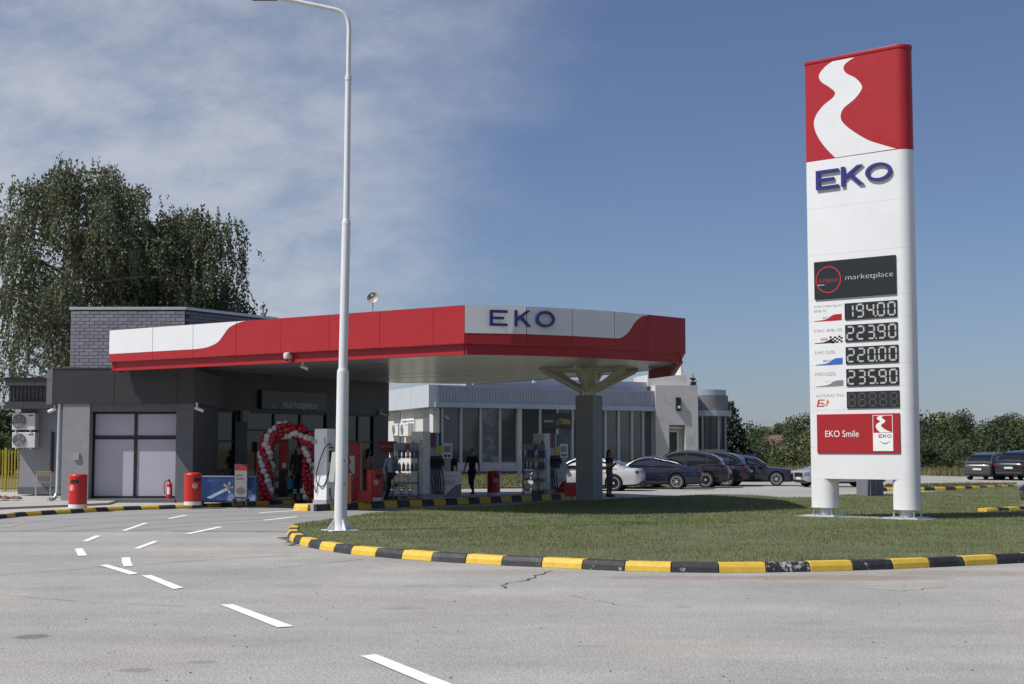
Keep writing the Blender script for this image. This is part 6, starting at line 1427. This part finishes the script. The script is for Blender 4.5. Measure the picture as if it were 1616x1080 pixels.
GREEN = [mat('deep_green_foliage', (.052, .074, .030), .7, var=.35, scale=.5, fine=.3, fscale=4, trans=.2, orand=.15), mat('mid_green_foliage', (.075, .105, .038), .7, var=.35, scale=.5, fine=.3, fscale=4, trans=.2, orand=.15), mat('olive_foliage', (.112, .128, .052), .7, var=.35, scale=.5, fine=.3, fscale=4, trans=.2, orand=.15)]
def make_tree(H, Rr, seed, gm, n=6500, leaf=.19, nb=13, low=.12):
    """trunk mesh, limb mesh and crown mesh of one broadleaf tree"""
    r_ = random.Random(seed); tr = MB(); tr.tube([(0, 0, 0), (.1, 0, H * .3), (.05, .1, H * .75)], [.05 * H * .5, .03 * H * .5, .02], 7)
    bl = []; lm = MB()
    for i in range(nb):
        f = low + (1 - low) * (i + .5) / nb; a = i * 2.4 + r_.uniform(-.4, .4); ro = Rr * math.sin(math.pi * min(1, .12 + f * .86)) ** .7 * r_.uniform(.45, .85); c = Vector((math.cos(a) * ro, math.sin(a) * ro, H * (f * .92 + .02))); bl.append((c, Rr * r_.uniform(.32, .52))); lm.tube([(0, 0, max(.3, c.z * .6)), tuple(c * .6 + Vector((0, 0, c.z * .25))), tuple(c)], [.05, .035, .015], 4)
    C = []
    for c, rr in bl:
        m = int(n / nb); v = rng.normal(size=(m, 3)); v /= np.linalg.norm(v, axis=1)[:, None]; v *= (rng.random(m) ** .45)[:, None] * rr * np.array([1, 1, .8]); C.append(v + np.array(c))
    C = np.concatenate(C); C = C[C[:, 2] > .05]
    V = leafquads(C, leaf); k = len(V) // 4
    me = bpy.data.meshes.new('crown'); me.vertices.add(len(V)); me.vertices.foreach_set('co', np.ascontiguousarray(V, np.float32).ravel()); me.loops.add(len(V)); me.loops.foreach_set('vertex_index', np.arange(len(V), dtype=np.int32)); me.polygons.add(k); me.polygons.foreach_set('loop_start', np.arange(0, len(V), 4, dtype=np.int32)); me.update(calc_edges=True); me.materials.append(gm)
    return tr.mesh('trunk', bark_d), lm.mesh('limbs', bark_d), me
PROTO = [make_tree(8.5, 4.2, 21, GREEN[0]), make_tree(7.5, 4.4, 22, GREEN[1]), make_tree(9.5, 3.8, 23, GREEN[0], 6500), make_tree(7.0, 3.6, 24, GREEN[2])]
BUSH = [make_tree(2.2, 1.9, 31, GREEN[1], 3000, .09, 9, .05), make_tree(1.9, 2.1, 32, GREEN[2], 3000, .09, 9, .05), make_tree(2.8, 2.2, 33, GREEN[0], 3000, .10, 10, .05)]
def place(pr, name, label, cat, x, y, s, group, sz=1):
    t = thing(name, label, cat, (x, y, -.02), random.uniform(0, 6.28), group); t.scale = (s, s, s * sz)
    for nm, me in zip(('trunk', 'limbs', 'crown'), pr): link(nm, me, t)
    return t
LBL = ['dense dark green tree in the far row beyond the lots', 'mid green spreading tree in the far row beyond the lots', 'tall dark narrow tree in the far row beyond the lots', 'pale olive tree in the far row beyond the lots']
def top_tree(px, ytop, Y, k, w=1):
    p = at(px, ytop, Y); H0 = [8.5, 7.5, 9.5, 7.0][k] * 1.02; s = (p.z) / H0
    return place(PROTO[k], 'broadleaf_tree', LBL[k], 'tree', p.x, Y, s * w, 'trees in the far row', 1 / w)
for px, yt, Y, k in [(1166, 694, 235, 3), (1180, 688, 245, 0), (1199, 678, 255, 1), (1216, 676, 260, 3), (1232, 667, 260, 2), (1250, 668, 262, 0), (1268, 658, 250, 1), (1296, 672, 245, 1), (1325, 664, 250, 0), (1352, 674, 245, 2), (1378, 664, 240, 3), (1404, 676, 235, 1), (1430, 662, 230, 0), (1456, 660, 215, 2), (1474, 671, 200, 1), (1497, 655, 180, 3), (1517, 651, 176, 0), (1534, 676, 185, 3), (1566, 667, 265, 1), (1579, 656, 265, 2), (1596, 655, 262, 0), (1614, 664, 220, 3), (1640, 652, 210, 0), (1670, 656, 215, 2), (1700, 650, 210, 1), (1604, 690, 165, 1), (1466, 698, 160, 3), (1530, 704, 155, 1), (1210, 700, 200, 3), (1256, 694, 200, 1), (1548, 702, 190, 0)]:
    top_tree(px, yt, Y, k, random.uniform(.85, 1.35))
for px, yt, Y, k in [(-30, 640, 95, 2), (2, 642, 105, 0), (-70, 650, 100, 1), (24, 690, 120, 3), (-5, 684, 90, 1), (48, 690, 130, 0)]: top_tree(px, yt, Y, k)
BL = ['low mid green bush before the far tree row', 'low olive bush before the far tree row', 'large dark bush before the far tree row']
for i in range(58):
    px = 1146 + i * 10.2 + random.uniform(-5, 5); Y = random.uniform(108, 150) if px > 1300 else random.uniform(124, 160); k = random.randrange(3)
    p = at(px, 700, Y); place(BUSH[k], 'bush', BL[k], 'bush', p.x, Y, random.uniform(.55, 1.5), 'bushes along the field edge', random.uniform(.7, 1.2))
# trees on the other sides of the crossing, seen only in the glass
for i in range(22):
    a = R(-165 + i * 9.5); d = random.uniform(75, 115); k = random.randrange(4); place(PROTO[k], 'broadleaf_tree', 'roadside tree across the road from the station, seen mirrored in glass', 'tree', 30 + math.cos(a) * d * 1.3, math.sin(a) * d + 10, random.uniform(.9, 1.3), 'trees across the road')
# spruce beside the showroom
def spruce(label, x, y, H, Rr):
    t = thing('spruce_tree', label, 'tree', (x, y, 0)); mb = MB(); mb.tube([(0, 0, 0), (0, 0, H * .97)], [.22, .02], 8); mb.build('trunk', bark_d, t, False)
    C = []; lm = MB(); nt_ = 26
    for i in range(nt_):
        f = (i + .5) / nt_; z = H * (.06 + .92 * f); ro = Rr * (1 - f) ** .85 + .12; nb = int(9 - 4 * f)
        for j in range(nb):
            a = j * 2 * math.pi / nb + i * .7 + random.uniform(-.2, .2); L_ = ro * random.uniform(.75, 1.12); d = np.array((math.cos(a), math.sin(a), 0)); m = int(26 * L_ + 8); u = rng.random(m) ** .7
            P = np.array((0, 0, z)) + d * (u * L_)[:, None] + np.array((0, 0, 1)) * (-.28 * u * L_ + .16 * u ** 2 * L_)[:, None] + rng.normal(size=(m, 3)) * np.array((.13, .13, .09)); C.append(P)
            lm.tube([(0, 0, z), tuple(np.array((0, 0, z - .12 * L_)) + d * L_ * .95)], [.03, .008], 4)
    lm.build('limbs', bark_d, t, False); fast_mesh('crown', leafquads(np.concatenate(C), .13), 4, mat('spruce_needles', (.020, .034, .022), .7, var=.3, scale=1, fine=.3, fscale=6), t)
p = at(1152, 633, 120); spruce('dark spruce standing beside the rounded showroom corner', p.x, 120, p.z, 2.5)
# far houses half hidden in the trees
def house(label, px, ytop, Y, w, roofc):
    p = at(px, ytop, Y); t = thing('far_house', label, 'house', (p.x, Y, 0)); H = p.z; mb = MB(); mb.box((0, 0, (H - 1.8) / 2), (w, 6, H - 1.8)); mb.build('wall', offw, t, False)
    mb = MB(); h0 = H - 1.85; mb.loops([(-w / 2 - .4, -3.4, h0), (-w / 2 - .4, 3.4, h0), (-w / 2 - .4, 0, H)], [(w / 2 + .4, -3.4, h0), (w / 2 + .4, 3.4, h0), (w / 2 + .4, 0, H)]); mb.build('roof', roofc, t, False)
    for x in (-w * .25, w * .2): mb = MB(); mb.box((x, -3.02, h0 - 1.4), (1, .06, 1.2)); mb.build('window', glassg, t, False)
terra = mat('clay_roof', (.15, .085, .062), .85, var=.15, scale=1.5)
house('house with brown clay roof among the trees right of the spruce', 1188, 687, 190, 7, terra); house('house with red clay roof among the trees above the parked estates', 1556, 694, 172, 7, terra)
# dry tall grass along the field edge
dry = mat('dry_grass', (.26, .215, .11), .9, var=.25, scale=.2, c2=(.11, .115, .045), c2lo=.36, c2hi=.55, c2scale=.12, trans=.2)
fp_ = [(at(1140, 710, 118).x, 118), (at(1720, 710, 84).x, 84), (at(1720, 710, 150).x, 150), (at(1140, 710, 170).x, 170)]
blades('field_grass', fp_, 50000, -.02, .42, .03, dry, 'dry yellow grass and weeds beyond the parking lot')
# overhead wire far behind
mb = MB(); mb.tube([(at(1440, 683, 200).x, 200, at(1440, 684, 200).z), (at(1560, 683, 200).x, 200, at(1560, 682, 200).z), (at(1700, 660, 200).x, 200, at(1700, 660, 200).z)], .02, 4)
